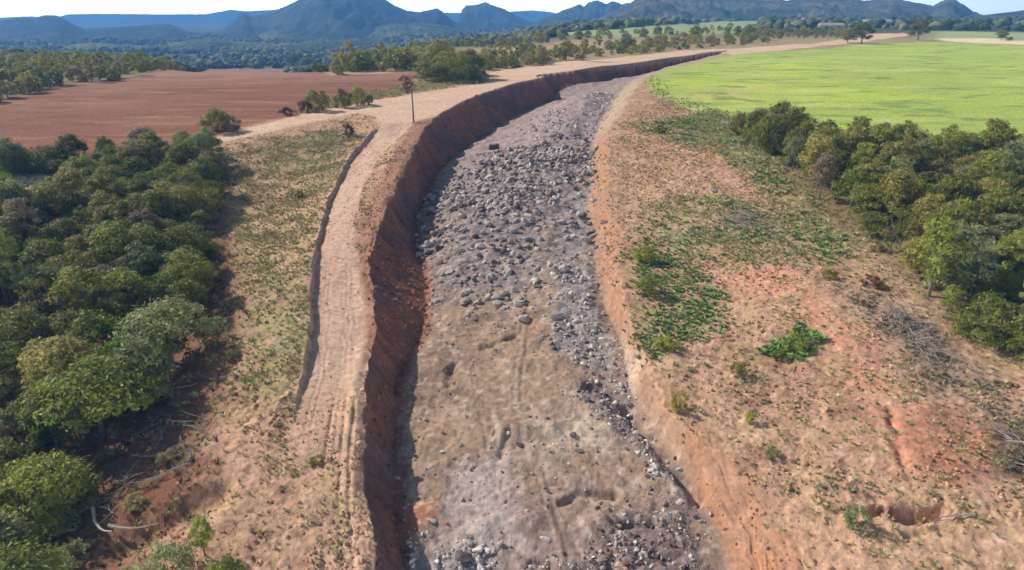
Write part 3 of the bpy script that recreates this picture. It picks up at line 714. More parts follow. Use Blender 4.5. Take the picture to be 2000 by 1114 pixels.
# scattered over the whole floor
FL = poly([(800, 1250), (790, 900), (815, 640), (830, 480), (880, 340), (1000, 250), (1140, 250), (1150, 420), (1180, 620), (1290, 880), (1440, 1250)])
q = sample(FL, 3600, clump(4, .1, 9)); allp.append(q); alls.append(.05 * (.35 / .05) ** (rng.uniform(size=len(q)) ** 2.6)); allc.append(np.array([G2, B1, G1, C(168, 150, 136), G3])[rng.integers(0, 5, len(q))])
P = np.concatenate(allp); S = np.concatenate(alls); Cc = np.concatenate(allc)
tx1, tx2, tx3, tx4 = trench_coords(P[:, 0], P[:, 1])
ok = (P[:, 0] > tx2 + .1) & (P[:, 0] < tx3 + 1.0); P = P[ok]; S = S[ok]; Cc = Cc[ok]
vis = S / np.hypot(P[:, 1], 20)
order = np.argsort(-vis)
Pz = ground_at(P[:, 0], P[:, 1])
big = order[:230]; rest = order[230:]
pos = np.stack([P[:, 0], P[:, 1], Pz + S * .04], 1)
merged('rubble', STONES, pos[rest], S[rest] * .5 * 1.25, rot(rng, len(rest)), Cc[rest] * rng.uniform(.8, 1.2, (len(rest), 1)), M_STONE, kind='stuff')
rock_me = []
for i, (V, F) in enumerate(ROCKS):
    V2 = V + .05 * np.stack([vn(V[:, 0] * 3 + i, V[:, 1] * 3, 5), vn(V[:, 1] * 3, V[:, 2] * 3 + i, 6), vn(V[:, 2] * 3, V[:, 0] * 3, 7)], 1)
    rock_me.append(mesh_np('rock', V2, F, M_ROCK, smooth=False))
def place_rock(x, y, z, s, label, group, mat=M_ROCK, name='rock', sq=(1, 1, 1), cat='rock', i=None, rz=None):
    o = add(name, rock_me[rng.integers(0, 6) if i is None else i])
    o.location = (x, y, z); o.scale = (s * sq[0], s * sq[1], s * sq[2]); o.rotation_euler = (rng.normal(0, .3), rng.normal(0, .3), rng.uniform(0, 6.28) if rz is None else rz)
    o.material_slots[0].link = 'OBJECT'; o.material_slots[0].material = mat
    o['label'] = label; o['category'] = cat
    if group: o['group'] = group
    return o
def zone_of(x, y):
    for z in ('gravel', 'upper', 'rstrip', 'rubedge', 'whiterub', 'darkrub', 'rubmid', 'whitebank'):
        if inpoly(PW[z], np.array([x]), np.array([y]))[0]: return z
    return 'floor'
ZL = {'gravel': ('angular grey rock in the broad rubble field across the trench floor', 'rocks of the broad rubble field', M_ROCK),
      'upper': ('grey-mauve rock on the raised rubble at the far bend of the trench', 'rocks at the far bend of the trench', M_ROCK),
      'rstrip': ('grey rock in the narrow rubble strip along the right foot of the trench', 'rocks of the narrow right-hand strip', M_ROCK),
      'rubedge': ('broken rock along the dark washed-out gully at the trench edge', 'rocks along the gully', M_ROCKD),
      'whiterub': ('pale broken rock in the heap at the bottom left of the trench', 'rocks of the pale near heap', M_ROCKW),
      'darkrub': ('brownish rock in the dark rubble at the bottom right of the trench', 'rocks of the dark near rubble', M_ROCKB),
      'rubmid': ('grey-brown rock in the bottom middle of the trench', 'rocks in the bottom middle', M_ROCK),
      'whitebank': ('pale rock on the whitish foot of the right bank', 'rocks on the whitish bank foot', M_ROCKW),
      'floor': ('small rock lying alone on the bare trench floor', 'scattered rocks on the bare trench floor', M_ROCK)}
for i in big:
    lab, grp, mt = ZL[zone_of(P[i, 0], P[i, 1])]
    u = rng.uniform()
    if mt is M_ROCK and u < .08: mt = M_ROCKD
    if mt is M_ROCKD and u > .6: mt = M_ROCKW
    place_rock(P[i, 0], P[i, 1], pos[i, 2], S[i] * .62, lab, grp, mt)
def hand_rock(px, py, wpx, label, mat, sq=(1, 1, .8), cat='rock', dep=2.5, name='rock'):
    x, y, t = cast([px], [py], 0.0, height)
    x = float(x[0]); y = float(y[0]); s = wpx * float(t[0]) / FPX / 2 * 1.1
    place_rock(x, y, float(ground_at(x, y)[0]) + s * .25, s, label, None, mat, name, sq, cat, rz=rng.uniform(-.4, .4))
hand_rock(962, 292, 26, 'largest dark boulder standing up in the upper part of the grey rubble field', M_ROCKD, (1, .8, 1.2), 'boulder', name='boulder')
hand_rock(995, 353, 26, 'flat whitish slab in the middle of the grey rubble field', M_ROCKW, (1.1, .8, .5), 'boulder', name='boulder')
hand_rock(972, 312, 20, 'pale boulder just below the largest dark boulder', M_ROCKW, (1, .8, .8), 'boulder', name='boulder')
hand_rock(940, 320, 20, 'grey boulder at the left edge of the rubble field beside the dark boulder', M_ROCK, (1, .8, .8), 'boulder', name='boulder')
hand_rock(1125, 270, 20, 'dark boulder near the right edge of the upper rubble', M_ROCKD, (1.3, .8, .8), 'boulder', name='boulder')
hand_rock(1110, 308, 18, 'dark boulder at the right end of the rubble field', M_ROCKD, (1, .8, .9), 'boulder', name='boulder')
hand_rock(985, 470, 26, 'grey-green boulder at the lower edge of the rubble field', M_ROCK, (1.3, .8, .7), 'boulder', name='boulder')
hand_rock(1022, 438, 14, 'small white rock in the lower rubble field', M_ROCKW, (1, .8, .7))
hand_rock(946, 513, 14, 'lone white rock at the bottom left corner of the rubble field', M_ROCKW, (1.2, .8, .6))
hand_rock(1117, 852, 20, 'dark pointed rock alone on the smooth right floor of the trench', M_ROCKD, (.8, .8, 1.1))
hand_rock(1012, 870, 20, 'dark round rock beside the wheel tracks on the near trench floor', M_ROCKD, (1, .9, .8))
hand_rock(992, 848, 12, 'small pale rock just left above the dark round rock on the floor', M_ROCKW)
hand_rock(1128, 882, 16, 'low flat dark rock below the pointed one on the trench floor', M_ROCKD, (1.4, .7, .4))
hand_rock(862, 884, 13, 'white stone alone on the left of the near trench floor', M_ROCKW)
hand_rock(865, 848, 9, 'small brown stone above the white stone on the left floor', M_ROCKB)
hand_rock(900, 1095, 52, 'big dark boulder half buried in the pale rock heap at the bottom edge', M_ROCKD, (1, 1, .8), 'boulder', name='boulder')
hand_rock(930, 1078, 26, 'pale boulder leaning on the big dark one at the bottom edge', M_ROCKW, (1, .8, .9), 'boulder', name='boulder')
hand_rock(1062, 1055, 26, 'pale block below a dark hollow at the bottom middle', M_ROCKW, (1, .8, .8), 'boulder', name='boulder')
hand_rock(1222, 1105, 24, 'dark red-brown block at the bottom edge of the trench', M_ROCKB, (1, .8, .8), 'boulder', name='boulder')
hand_rock(840, 1018, 20, 'white block at the top left of the pale rock heap', M_ROCKW, (1.2, .8, .7), 'boulder', name='boulder')
hand_rock(1795, 968, 9, 'white stone on the rim of the washed-out hole', M_ROCKW)
hand_rock(1956, 972, 12, 'white stone between the hole and the dark brush heap', M_ROCKW)
hand_rock(1393, 375, 22, 'pale slab in the cleared ground right of the trench', M_ROCKW, (1.6, .8, .5))

# clods of soil on the open ground
OPEN = poly([(-100, 1400), (450, 700), (440, 300), (700, 225), (800, 260), (730, 500), (720, 1400)])
OPENR = poly([(1560, 1400), (1350, 900), (1190, 520), (1180, 260), (1300, 180), (1420, 250), (1560, 400), (1900, 650), (2600, 800), (2700, 1500)])
STRW = PW['strip']
WALLP = np.concatenate([np.stack([cRL[1] - .4, cRL[0]], 1)[(cRL[0] > 24) & (cRL[0] < 190)][::12], np.stack([cTL[1] + .8, cTL[0]], 1)[(cTL[0] > 24) & (cTL[0] < 190)][::12][::-1]])
def wall_clods():
    q = sample(WALLP, 3600, lambda x, y: 1 - .75 * sst(40, 120, y), .3)
    s = .04 * 7.0 ** (rng.uniform(size=len(q)) ** 2.6) * (1 + q[:, 1] / 140)
    cc = ground_color(q[:, 0], q[:, 1]) * rng.uniform(.6, 1.5, (len(q), 1))
    merged('soil_clods', CLODS, np.stack([q[:, 0], q[:, 1], ground_at(q[:, 0], q[:, 1]) + s * .15], 1), s, rot(rng, len(q)), cc, M_STONE, kind='stuff')
wall_clods()

qq = [sample(OPEN, 8000, clump(3, 0, 15)), sample(OPENR, 17000, clump(3, 0, 17)), sample(STRW, 1200), sample(PW['track'], 700)]
q = np.concatenate(qq)
a1, a2, a3, a4 = trench_coords(q[:, 0], q[:, 1]); k = (q[:, 0] < a1) | (q[:, 0] > a3 + .3)
q = q[k]; s = .04 * 6.0 ** (rng.uniform(size=len(q)) ** 2.4); s = np.where(pmask(PW['track'], q[:, 0], q[:, 1], .3) > .3, s * .6, s)
cc = ground_color(q[:, 0], q[:, 1]) * rng.uniform(.5, 1.25, (len(q), 1)) * np.array([1, .95, .9])
merged('soil_clods', CLODS, np.stack([q[:, 0], q[:, 1], ground_at(q[:, 0], q[:, 1]) + s * .3], 1), s, rot(rng, len(q)), cc, M_STONE, kind='stuff')

def tuft_proto(seed, n, h, w, spread, broad=False):
    r = np.random.default_rng(seed); V = []; F = []
    for i in range(n):
        a = r.uniform(0, 2 * PI); l = r.uniform(.5, 1) * h; t = r.uniform(.1, 1) * spread
        b = np.array([math.cos(a), math.sin(a), 0]); p = b * r.uniform(0, .3) * spread; sd = np.array([-b[1], b[0], 0]) * w * r.uniform(.6, 1.3)
        tip = p + b * t + np.array([0, 0, l]); m = p + b * t * .4 + np.array([0, 0, l * .65]); k = len(V)
        V += [p - sd * .5, p + sd * .5, m + sd * (1.2 if broad else .6), tip, m - sd * (1.2 if broad else .6)]
        F += [(k, k + 1, k + 2, k + 4), (k + 4, k + 2, k + 3, k + 3)]
    return np.array(V), np.array([(f[0], f[1], f[2]) for f in F] + [(f[0], f[2], f[3]) for f in F if f[3] != f[2]])

TUFTS = [tuft_proto(i, 11, .8, .09, .7) for i in range(4)]; WEEDS = [tuft_proto(10 + i, 22, .6, .11, .8, True) for i in range(4)]
def tufts(name, specs, protos):
    pp = []; ss = []; cs = []
    for P_, n, a, b, tones, dn in specs:
        q = sample(P_, n, dn)
        a1, a2, a3, a4 = trench_coords(q[:, 0], q[:, 1]); k = ((q[:, 0] < a1 - .2) | (q[:, 0] > a3 + .45 * (a4 - a3)) | (q[:, 1] > YEND)) & (pmask(PW['track'], q[:, 0], q[:, 1], .4) < .3) & (pmask(PW['road'], q[:, 0], q[:, 1], .4) < .3)
        q = q[k]; pp.append(q); ss.append(rng.uniform(a, b, len(q))); cs.append(np.array([C(*t) for t in tones])[rng.integers(0, len(tones), len(q))] * rng.uniform(.75, 1.2, (len(q), 1)))
    q = np.concatenate(pp); s = np.concatenate(ss)
    merged(name, protos, np.stack([q[:, 0], q[:, 1], ground_at(q[:, 0], q[:, 1]) - .02], 1), s, rot(rng, len(q), .12), np.concatenate(cs), M_TUFT, kind='stuff')
DRYG = [(196, 184, 132), (176, 170, 114), (206, 192, 148), (158, 160, 100)]; GRN = [(126, 156, 84), (146, 172, 100), (112, 142, 74)]; MIXG = [(150, 152, 100), (172, 166, 118), (136, 146, 92)]
tufts('grass', [(PW['litter'], 900, .15, .4, [(150, 140, 118), (120, 108, 92), (170, 158, 130)], clump(1.5, 0, 41)), (PW['grassL'], 8000, .12, .42, DRYG, clump(1.8, .02, 21)), (OPEN, 6000, .12, .4, DRYG + MIXG, clump(1.7, .22, 23)), (PW['verge'], 5500, .2, .55, DRYG + DRYG + MIXG, clump(5, -.2, 25)),
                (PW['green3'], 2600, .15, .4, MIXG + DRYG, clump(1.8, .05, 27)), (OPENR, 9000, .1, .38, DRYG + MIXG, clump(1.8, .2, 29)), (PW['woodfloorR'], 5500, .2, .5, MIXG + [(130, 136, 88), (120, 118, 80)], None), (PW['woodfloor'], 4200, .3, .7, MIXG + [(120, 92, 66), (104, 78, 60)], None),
                (PW['grassM'], 1500, .4, .9, DRYG, None), (PW['strip'], 260, .12, .3, DRYG, None)], TUFTS)
tufts('weeds', [(PW['green1'], 1350, .14, .40, GRN + MIXG, clump(1.6, .05, 31)), (PW['green2'], 160, .3, .6, GRN, None), (PW['green3'], 380, .2, .5, GRN + MIXG, clump(3, 0, 33)), (OPENR, 700, .12, .34, MIXG, clump(2, .35, 35)), (poly([(1255, 150), (1290, 185), (1380, 228), (1560, 244), (1900, 280), (2100, 300), (2100, 285), (1900, 268), (1560, 232), (1400, 215), (1310, 180), (1270, 150)]), 900, .15, .4, MIXG, None), (PW['verge'], 700, .3, .7, GRN + MIXG, clump(4, 0, 37))], WEEDS)

# ------------------------------------------------------------------ trees
def tube(pts, rad, n=6):
    pts = np.array(pts, float); V = []; F = []
    for i, p in enumerate(pts):
        d = pts[min(i + 1, len(pts) - 1)] - pts[max(i - 1, 0)]; d = d / (np.linalg.norm(d) + 1e-9)
        a = np.cross(d, [0.3, 1, .1]); a /= np.linalg.norm(a) + 1e-9; b = np.cross(d, a)
        for k in range(n):
            t = 2 * PI * k / n; V.append(p + rad[i] * (a * math.cos(t) + b * math.sin(t)))
    for i in range(len(pts) - 1):
        for k in range(n): F.append((i * n + k, i * n + (k + 1) % n, (i + 1) * n + (k + 1) % n, (i + 1) * n + k))
    return np.array(V), np.array(F)
def join(parts):
    V = []; F = []; o = 0
    for v, f in parts: V.append(v); F.append(f + o); o += len(v)
    return np.concatenate(V), np.concatenate(F)

def tree_proto(seed, h, rx, z0, nlobe, nleaf, leaf, flat=.75, trunk_r=.11, sparse=0.0):
    """trunk with limbs, and a crown of leaf sprays gathered round the limb ends; about h metres tall, base at 0"""
    r = np.random.default_rng(seed)
    lobes = []
    for i in range(nlobe):
        a = i * 2.4 + r.uniform(-.5, .5); q = math.sqrt((i + .5) / nlobe) * r.uniform(.75, 1.0)
        R_ = rx * r.uniform(.17, .36)
        top = z0 + (h - z0 - R_ * flat) * (1 - .75 * q ** 2) * r.uniform(.82, 1.0)
        lobes.append((np.array([math.cos(a) * q * (rx - R_ * .6), math.sin(a) * q * (rx - R_ * .6), top]), R_))
        if r.uniform() < .75: lobes.append((np.array([math.cos(a + .4) * q * rx * .75, math.sin(a + .4) * q * rx * .75, z0 + (top - z0) * r.uniform(.1, .6)]), R_ * .85))
    parts = []; lean = r.normal(0, .12, 2) * h * .3
    fork = z0 * .8 + .1 * h
    tp = [np.array([0, 0, -.15]), np.array([lean[0] * .3, lean[1] * .3, fork * .5]), np.array([lean[0] * .6, lean[1] * .6, fork])]
    parts.append(tube(tp, [trunk_r * 1.25, trunk_r, trunk_r * .8], 7))
    for c, R_ in lobes:
        if r.uniform() < .25: continue
        m = tp[2] * .5 + c * .5 + r.normal(0, .12, 3) * rx * .4; m[2] -= .1 * h * r.uniform(0, 1)
        parts.append(tube([tp[2] - np.array([0, 0, .1]), m, c, c + (c - m) * .25 * r.uniform(.3, 1)], [trunk_r * .5, trunk_r * .32, trunk_r * .14, .008], 5))
    TV, TF = join(parts)
    wts = np.array([R_ ** 2 for _, R_ in lobes]); wts /= wts.sum()
    li = r.choice(len(lobes), nleaf, p=wts)
    cen = np.array([c for c, _ in lobes])[li]; Rr = np.array([q for _, q in lobes])[li]
    d = r.normal(size=(nleaf, 3)); d /= np.linalg.norm(d, axis=1)[:, None]
    rad = Rr * (r.uniform(size=nleaf) ** .35) * (1 + .5 * vn(d[:, 0] * 3 + li, d[:, 1] * 3 + d[:, 2] * 2, seed))
    P_ = cen + d * rad[:, None] * np.array([1, 1, flat])
    P_[:, 2] = np.maximum(P_[:, 2], .08)
    n = d * .9 + r.normal(size=(nleaf, 3)) * .6 + np.array([0, 0, .7]); n /= np.linalg.norm(n, axis=1)[:, None]
    t = np.cross(n, r.normal(size=(nleaf, 3))); t /= np.linalg.norm(t, axis=1)[:, None] + 1e-9; b = np.cross(n, t)
    s = leaf * r.uniform(.55, 1.35, nleaf)[:, None]
    V = np.stack([P_ - t * s, P_ - b * s * .36 - n * s * .12, P_ + t * s, P_ + b * s * .36 + n * s * .1], 1).reshape(-1, 3)
    F = np.arange(nleaf * 4).reshape(-1, 4)
    return mesh_np('trunk', TV, TF, M_BARK), mesh_np('crown', V, F, M_LEAF['green'], smooth=False), h, rx

PN = {  # near
 'round': [tree_proto(1, 5.2, 2.7, 1.0, 20, 7200, .14, .55), tree_proto(2, 5.8, 2.4, 1.1, 16, 6200, .14, .6), tree_proto(7, 4.6, 3.0, .8, 22, 7600, .14, .5), tree_proto(12, 5.0, 2.3, .9, 13, 3200, .16, .6)],
 'tall': [tree_proto(3, 6.8, 2.0, 1.6, 14, 4200, .155, .8), tree_proto(4, 6.4, 2.3, 1.3, 14, 4600, .155, .7)],
 'mass': [tree_proto(14, 4.9, 2.8, .15, 26, 8200, .145, .6), tree_proto(15, 4.0, 3.1, .1, 30, 8400, .14, .55), tree_proto(16, 5.4, 2.6, .2, 24, 7600, .15, .7)],
 'flat': [tree_proto(5, 4.6, 3.4, 1.6, 22, 5600, .145, .45, .13)],
 'bush': [tree_proto(6, 2.6, 1.8, .15, 8, 1900, .13, .8, .05), tree_proto(8, 2.2, 1.7, .1, 7, 1700, .13, .8, .05)],
 'thin': [tree_proto(9, 5.0, 2.1, 1.3, 12, 1300, .15, .7, .10), tree_proto(10, 5.6, 2.3, 1.0, 13, 1000, .15, .7, .10)],
}
PM = {  # from some 120 m on
 'round': [tree_proto(31, 5.2, 2.7, .8, 9, 900, .30), tree_proto(32, 5.6, 2.5, .9, 9, 900, .30), tree_proto(33, 4.8, 2.9, .6, 10, 900, .30)],
 'mass': [tree_proto(38, 4.6, 2.9, .1, 18, 1000, .32, .8), tree_proto(39, 4.2, 3.0, .1, 18, 1000, .32, .75)],
 'tall': [tree_proto(34, 6.6, 2.1, 1.2, 8, 800, .30, 1.0)],
 'bush': [tree_proto(35, 2.6, 1.8, .15, 7, 500, .26, .8, .05), tree_proto(36, 2.3, 1.9, .1, 7, 500, .26, .8, .05)],
 'thin': [tree_proto(37, 5.0, 1.9, 1.0, 7, 320, .28, .8, .09)],
}
SPEC = []
def tree(x, y, kind, tone, s, label, group=None, name='tree', cat='tree', sxy=1.0, near=None, own=False):
    SPEC.append(dict(x=float(x), y=float(y), kind=kind, tone=tone, s=s, label=label, group=group, name=name, cat=cat, sxy=sxy, near=near, own=own))
def frame_size(d):
    """how large it stands in the photograph; 0 outside the frame"""
    z = float(ground_at(d['x'], d['y'])[0]); h = 5.0 * d['s']
    v = np.array([d['x'], d['y'], z + h * .5 - CAMZ]); f = v @ _cf
    if f < 1: return 0.0, z
    u = 1000 + FPX * v[0] / f; w = 557 - FPX * (v @ _cu) / f; r = FPX * h / f
    if u < -r * .5 or u > 2000 + r * .5 or w < -r or w > 1114 + r * .5: return 0.0, z
    return r, z
ORD = 'first second third fourth fifth sixth seventh eighth ninth tenth eleventh twelfth thirteenth fourteenth fifteenth sixteenth seventeenth eighteenth nineteenth twentieth'.split()
def relabel(L_):
    """say which tree is meant: where in its wood it stands, and its place among the others of its colour there"""
    cells = {}
    for d in L_:
        if d['own']: continue
        v = np.array([d['x'], d['y'], d['z'] - CAMZ]); f = v @ _cf; u = 1000 + FPX * v[0] / f; w = 557 - FPX * (v @ _cu) / f
        d['u'] = u
        if 'left of the track' in d['label']:
            band = 'top' if w < 380 else 'upper part' if w < 480 else 'middle' if w < 620 else 'lower part' if w < 800 else 'bottom'
            side = 'track side' if u > 300 else 'inner' if u > 120 else 'outer'
            where = f'{side}, {band} of the left wood'
        elif 'below the green field' in d['label']:
            band = 'field edge' if w < 340 else 'upper part' if w < 430 else 'middle' if w < 560 else 'lower edge'
            side = 'left end' if u < 1650 else 'centre' if u < 1850 else 'right end'
            where = f'{side}, {band} of the right wood'
        else:
            w0 = d['label']
            a = {'belt': (0, 400, 'belt beyond the ploughed field'), 'row behind': (650, 840, 'row behind the ploughed field'), 'row between': (940, 1060, 'row between clump and bend'), 'scrub along': (1080, 1500, 'scrub beyond the road'),
                 'scrub around': (1470, 1640, 'scrub at the far bend'), 'tree line': (1060, 1500, 'line before the pale field'), 'scrubland': (700, 1060, 'scrubland behind the clump')}
            lo, hi, wn_ = next((b for k, b in a.items() if k in w0), (0, 2000, 'far scrub')); q = (u - lo) / (hi - lo)
            where = ('left third' if q < .33 else 'middle' if q < .67 else 'right third') + ' of the ' + wn_
        tone = d['label'].split(' tree')[0].split(' bush')[0]
        cells.setdefault((tone, d['name'], where), []).append(d)
    for (tone, nm, where), M_ in cells.items():
        M_.sort(key=lambda d: d['u'])
        for i, d in enumerate(M_):
            if len(M_) == 1: pre = f'only {tone} {nm}'
            elif len(M_) == 2: pre = f'{("left", "right")[i]} one of two {tone} {"trees" if nm == "tree" else "bushes"}'
            elif i == len(M_) - 1: pre = f'rightmost {tone} {nm}'
            elif i == 0: pre = f'leftmost {tone} {nm}'
            else: pre = f'{ORD[min(i, 19)]} {tone} {nm} from the left'
            d['label'] = pre + ', ' + where
def build_trees():
    lists = {}
    for d in SPEC:
        r, d['z'] = frame_size(d); d['r'] = 1e6 if d['own'] else r
        lists.setdefault(d['name'], []).append(d)
    rest = []
    for nm, L_ in lists.items():
        L_.sort(key=lambda d: -d['r'])
        print('TREES', nm, len(L_), 'in view', sum(d['r'] > 0 for d in L_))
        relabel([d for d in L_[:285] if d['r'] > 0])
        for i, d in enumerate(L_):
            if i < 285 and d['r'] > 0:
                near = (d['y'] < 118) if d['near'] is None else d['near']; kind = d['kind']
                pr = (PN if near else PM); pr = pr.get(kind) or pr['round']
                tm, cm, h, rx = pr[rng.integers(0, len(pr))]
                o = bpy.data.objects.new(nm, None); sc.collection.objects.link(o)
                o.location = (d['x'], d['y'], d['z'] - .05); o.rotation_euler = (0, 0, rng.uniform(0, 6.28)); o.scale = (d['s'] * d['sxy'], d['s'] * d['sxy'], d['s'])
                o['label'] = d['label']; o['category'] = d['cat']
                if d['group']: o['group'] = d['group']
                add('trunk', tm, o); c = add('crown', cm, o)
                c.material_slots[0].link = 'OBJECT'; c.material_slots[0].material = M_LEAF[d['tone']]
            elif d['y'] > 25: rest.append(d)
    # the rest of the woods as one mass, leaf for leaf
    pools = {}
    for d in rest:
        pools.setdefault((d['kind'] if d['kind'] in PM else 'round', d['tone']), []).append(d)
    vv = []; ff = []; mi = []; o = 0; tones = list(M_LEAF)
    for (kd, tn), L_ in pools.items():
        for d in L_:
            tm, cm, h, rx = PM[kd][rng.integers(0, len(PM[kd]))]
            n = len(cm.vertices); V = np.empty(n * 3); cm.vertices.foreach_get('co', V); V = V.reshape(-1, 3)
            a = rng.uniform(0, 6.28); ca, sa = math.cos(a), math.sin(a)
            W = np.stack([V[:, 0] * ca - V[:, 1] * sa, V[:, 0] * sa + V[:, 1] * ca, V[:, 2]], 1) * np.array([d['s'] * d['sxy'], d['s'] * d['sxy'], d['s']]) + np.array([d['x'], d['y'], d['z'] - .05])
            vv.append(W); ff.append(np.arange(n).reshape(-1, 4) + o); mi.append(np.full(n // 4, tones.index(tn))); o += n
    me = mesh_np('woodland', np.concatenate(vv), np.concatenate(ff), None, smooth=False)
    for t in tones: me.materials.append(M_LEAF[t])
    me.polygons.foreach_set('material_index', np.concatenate(mi).astype(np.int32)); me.update()
    add('woodland', me, kind='stuff')

def spread(P_, mind, tries, dens=None, keep=None):
    """points at least mind apart inside ground polygon P_"""
    lo = P_.min(0); hi = P_.max(0); out = np.zeros((0, 2))
    q = rng.uniform(lo, hi, (tries * 3, 2)); k = inpoly(P_, q[:, 0], q[:, 1])
    if keep is not None: k &= keep(q[:, 0], q[:, 1])
    for p in q[k][:tries]:
        if not len(out) or ((out - p) ** 2).sum(1).min() > (mind * (1 + max(0, p[1] - 120) / 220)) ** 2: out = np.vstack([out, p])
    return out
def choose(d):
    k = list(d); w = np.array([d[a] for a in k], float); return k[rng.choice(len(k), p=w / w.sum())]

rng = np.random.default_rng(2024)
# the wood on the left of the track
WL = poly([(-420, 380), (-200, 325), (0, 318), (200, 305), (330, 292), (405, 305), (415, 400), (405, 500), (385, 620), (330, 730), (270, 850), (170, 900), (120, 960), (110, 1060), (60, 1250), (-600, 1350), (-900, 800)])
HOLE = poly([(-60, 345), (60, 345), (150, 345), (160, 395), (60, 425), (-60, 430)])
TONE_L = {'dark': ('dark green', 4), 'green': ('mid green', 4), 'blue': ('greyish green', 1.5), 'olive': ('dull olive', 3.5), 'bright': ('bright yellow-green', .3), 'dry': ('dry brownish', .5)}
def near_word(y): return 'near end' if y < 48 else 'middle' if y < 72 else 'far end'
for x, y in spread(WL, 2.5, 4200, keep=lambda X, Y: ~inpoly(HOLE, X, Y)):
    tone = choose({k: v[1] for k, v in TONE_L.items()}); kind = choose({'round': 4, 'mass': 5, 'tall': 1.5, 'flat': 2, 'bush': 1, 'thin': 1.6})
    if y > 90: kind = choose({'round': 4, 'mass': 4, 'bush': 3})
    tree(x, y, kind, tone, rng.uniform(.5, 1.28) * (.85 if y > 80 else 1), f'{TONE_L[tone][0]} tree at the {near_word(y)} of the dense wood left of the track', f'{TONE_L[tone][0]} trees, {near_word(y)} of the left wood')
# the wood on the right, below the green field
WR = poly([(1425, 262), (1480, 290), (1560, 330), (1560, 385), (1620, 415), (1690, 455), (1740, 500), (1790, 560), (1870, 640), (1930, 690), (2100, 760), (2700, 800), (2900, 420), (2300, 345), (2000, 325), (1800, 318), (1640, 290), (1500, 262)])
TONE_R = {'dark': ('dark green', 5), 'green': ('mid green', 3), 'olive': ('dull olive', 3), 'blue': ('greyish green', 1), 'dry': ('dry brownish', .5)}
for x, y in spread(WR, 2.35, 4200):
    tone = choose({k: v[1] for k, v in TONE_R.items()}); kind = choose({'round': 4, 'mass': 5, 'tall': 1.5, 'bush': 1, 'thin': 1})
    tree(x, y, kind, tone, rng.uniform(.5, 1.1), f'{TONE_R[tone][0]} tree at the {near_word(y)} of the wood below the green field', f'{TONE_R[tone][0]} trees, {near_word(y)} of the right wood')

def hand(px, py, hpx, kind, tone, label, name='tree', cat='tree', wide=1.0, group=None, near=None):
    x, y, t = cast([px], [py]); x = float(x[0]); y = float(y[0])
    hm = hpx * float(t[0]) / FPX
    pr = (PN if (y < 118 if near is None else near) else PM)
    h0 = pr[kind if kind in pr else 'round'][0][2]
    s = hm / h0
    return tree(x, y, kind, tone, s, label, group, name, cat, wide, near, True)
# trees and bushes that stand apart
hand(1682, 86, 44, 'round', 'dark', 'dark round tree beside the far road at the corner of the green field', wide=1.25, near=True)
hand(1655, 84, 30, 'round', 'olive', 'olive tree leaning against the dark round tree at the field corner', wide=1.2, near=True)
hand(1793, 79, 46, 'round', 'dark', 'lone rounded tree on the far edge of the green field', wide=1.15, near=True)
hand(1770, 50, 20, 'round', 'olive', 'small pale tree behind the lone rounded tree')
hand(1955, 79, 24, 'round', 'green', 'small green tree on the cream track at the far right', near=True)
hand(1972, 79, 9, 'bush', 'dark', 'tiny shrub right of the small tree on the cream track', 'shrub', 'shrub')
hand(1440, 73, 24, 'round', 'dark', 'left one of two dark trees in the pale far field', wide=1.1)
hand(1462, 74, 32, 'round', 'dark', 'right, taller one of two dark trees in the pale far field', wide=1.0)
hand(1357, 78, 30, 'round', 'green', 'round green tree rising over the bushes beyond the road', wide=1.2)
hand(1285, 68, 20, 'round', 'dark', 'dark tree on the near edge of the pale far field')
hand(1225, 96, 34, 'round', 'green', 'green tree above the hedge of bushes behind the road', wide=1.0)
hand(1105, 118, 42, 'round', 'olive', 'olive tree at the left end of the bushes behind the road bend', wide=1.1, near=True)
hand(1140, 120, 46, 'tall', 'olive', 'yellowish-olive tree next to the road bend', wide=1.0, near=True)
hand(1060, 128, 30, 'thin', 'dry', 'thin dry bush at the roadside on the bend', 'bush', 'bush', near=True)
hand(918, 66, 22, 'tall', 'dark', 'dark pointed tree rising alone in front of the blocky hill', wide=1.2)
for i, (px, py, hp, kd, tn, w, lb) in enumerate([
    (855, 158, 72, 'mass', 'dark', 1.25, 'dark tree at the left front of the big clump by the road'),
    (885, 160, 78, 'mass', 'dark', 1.2, 'dark tall tree in the middle of the big clump by the road'),
    (915, 157, 62, 'mass', 'dark', 1.2, 'dark tree at the right front of the big clump by the road'),
    (862, 148, 66, 'mass', 'olive', 1.2, 'olive tree at the back left of the big clump by the road'),
    (910, 148, 60, 'mass', 'green', 1.2, 'green tree at the back right of the big clump by the road'),
    (936, 158, 34, 'bush', 'dry', 1.1, 'dry bush at the right foot of the big clump by the road'),
    (575, 138, 30, 'round', 'dark', 1.2, 'left dark tree on the crest behind the ploughed field'),
    (600, 139, 30, 'round', 'dark', 1.2, 'middle dark tree on the crest behind the ploughed field'),
    (622, 142, 22, 'bush', 'dark', 1.2, 'right dark bush on the crest behind the ploughed field'),
    (545+115, 146, 24, 'bush', 'olive', 1.2, 'olive bush on the crest between the dark trees and the row')]):
    hand(px, py, hp, kd, tn, lb, wide=w, near=True)
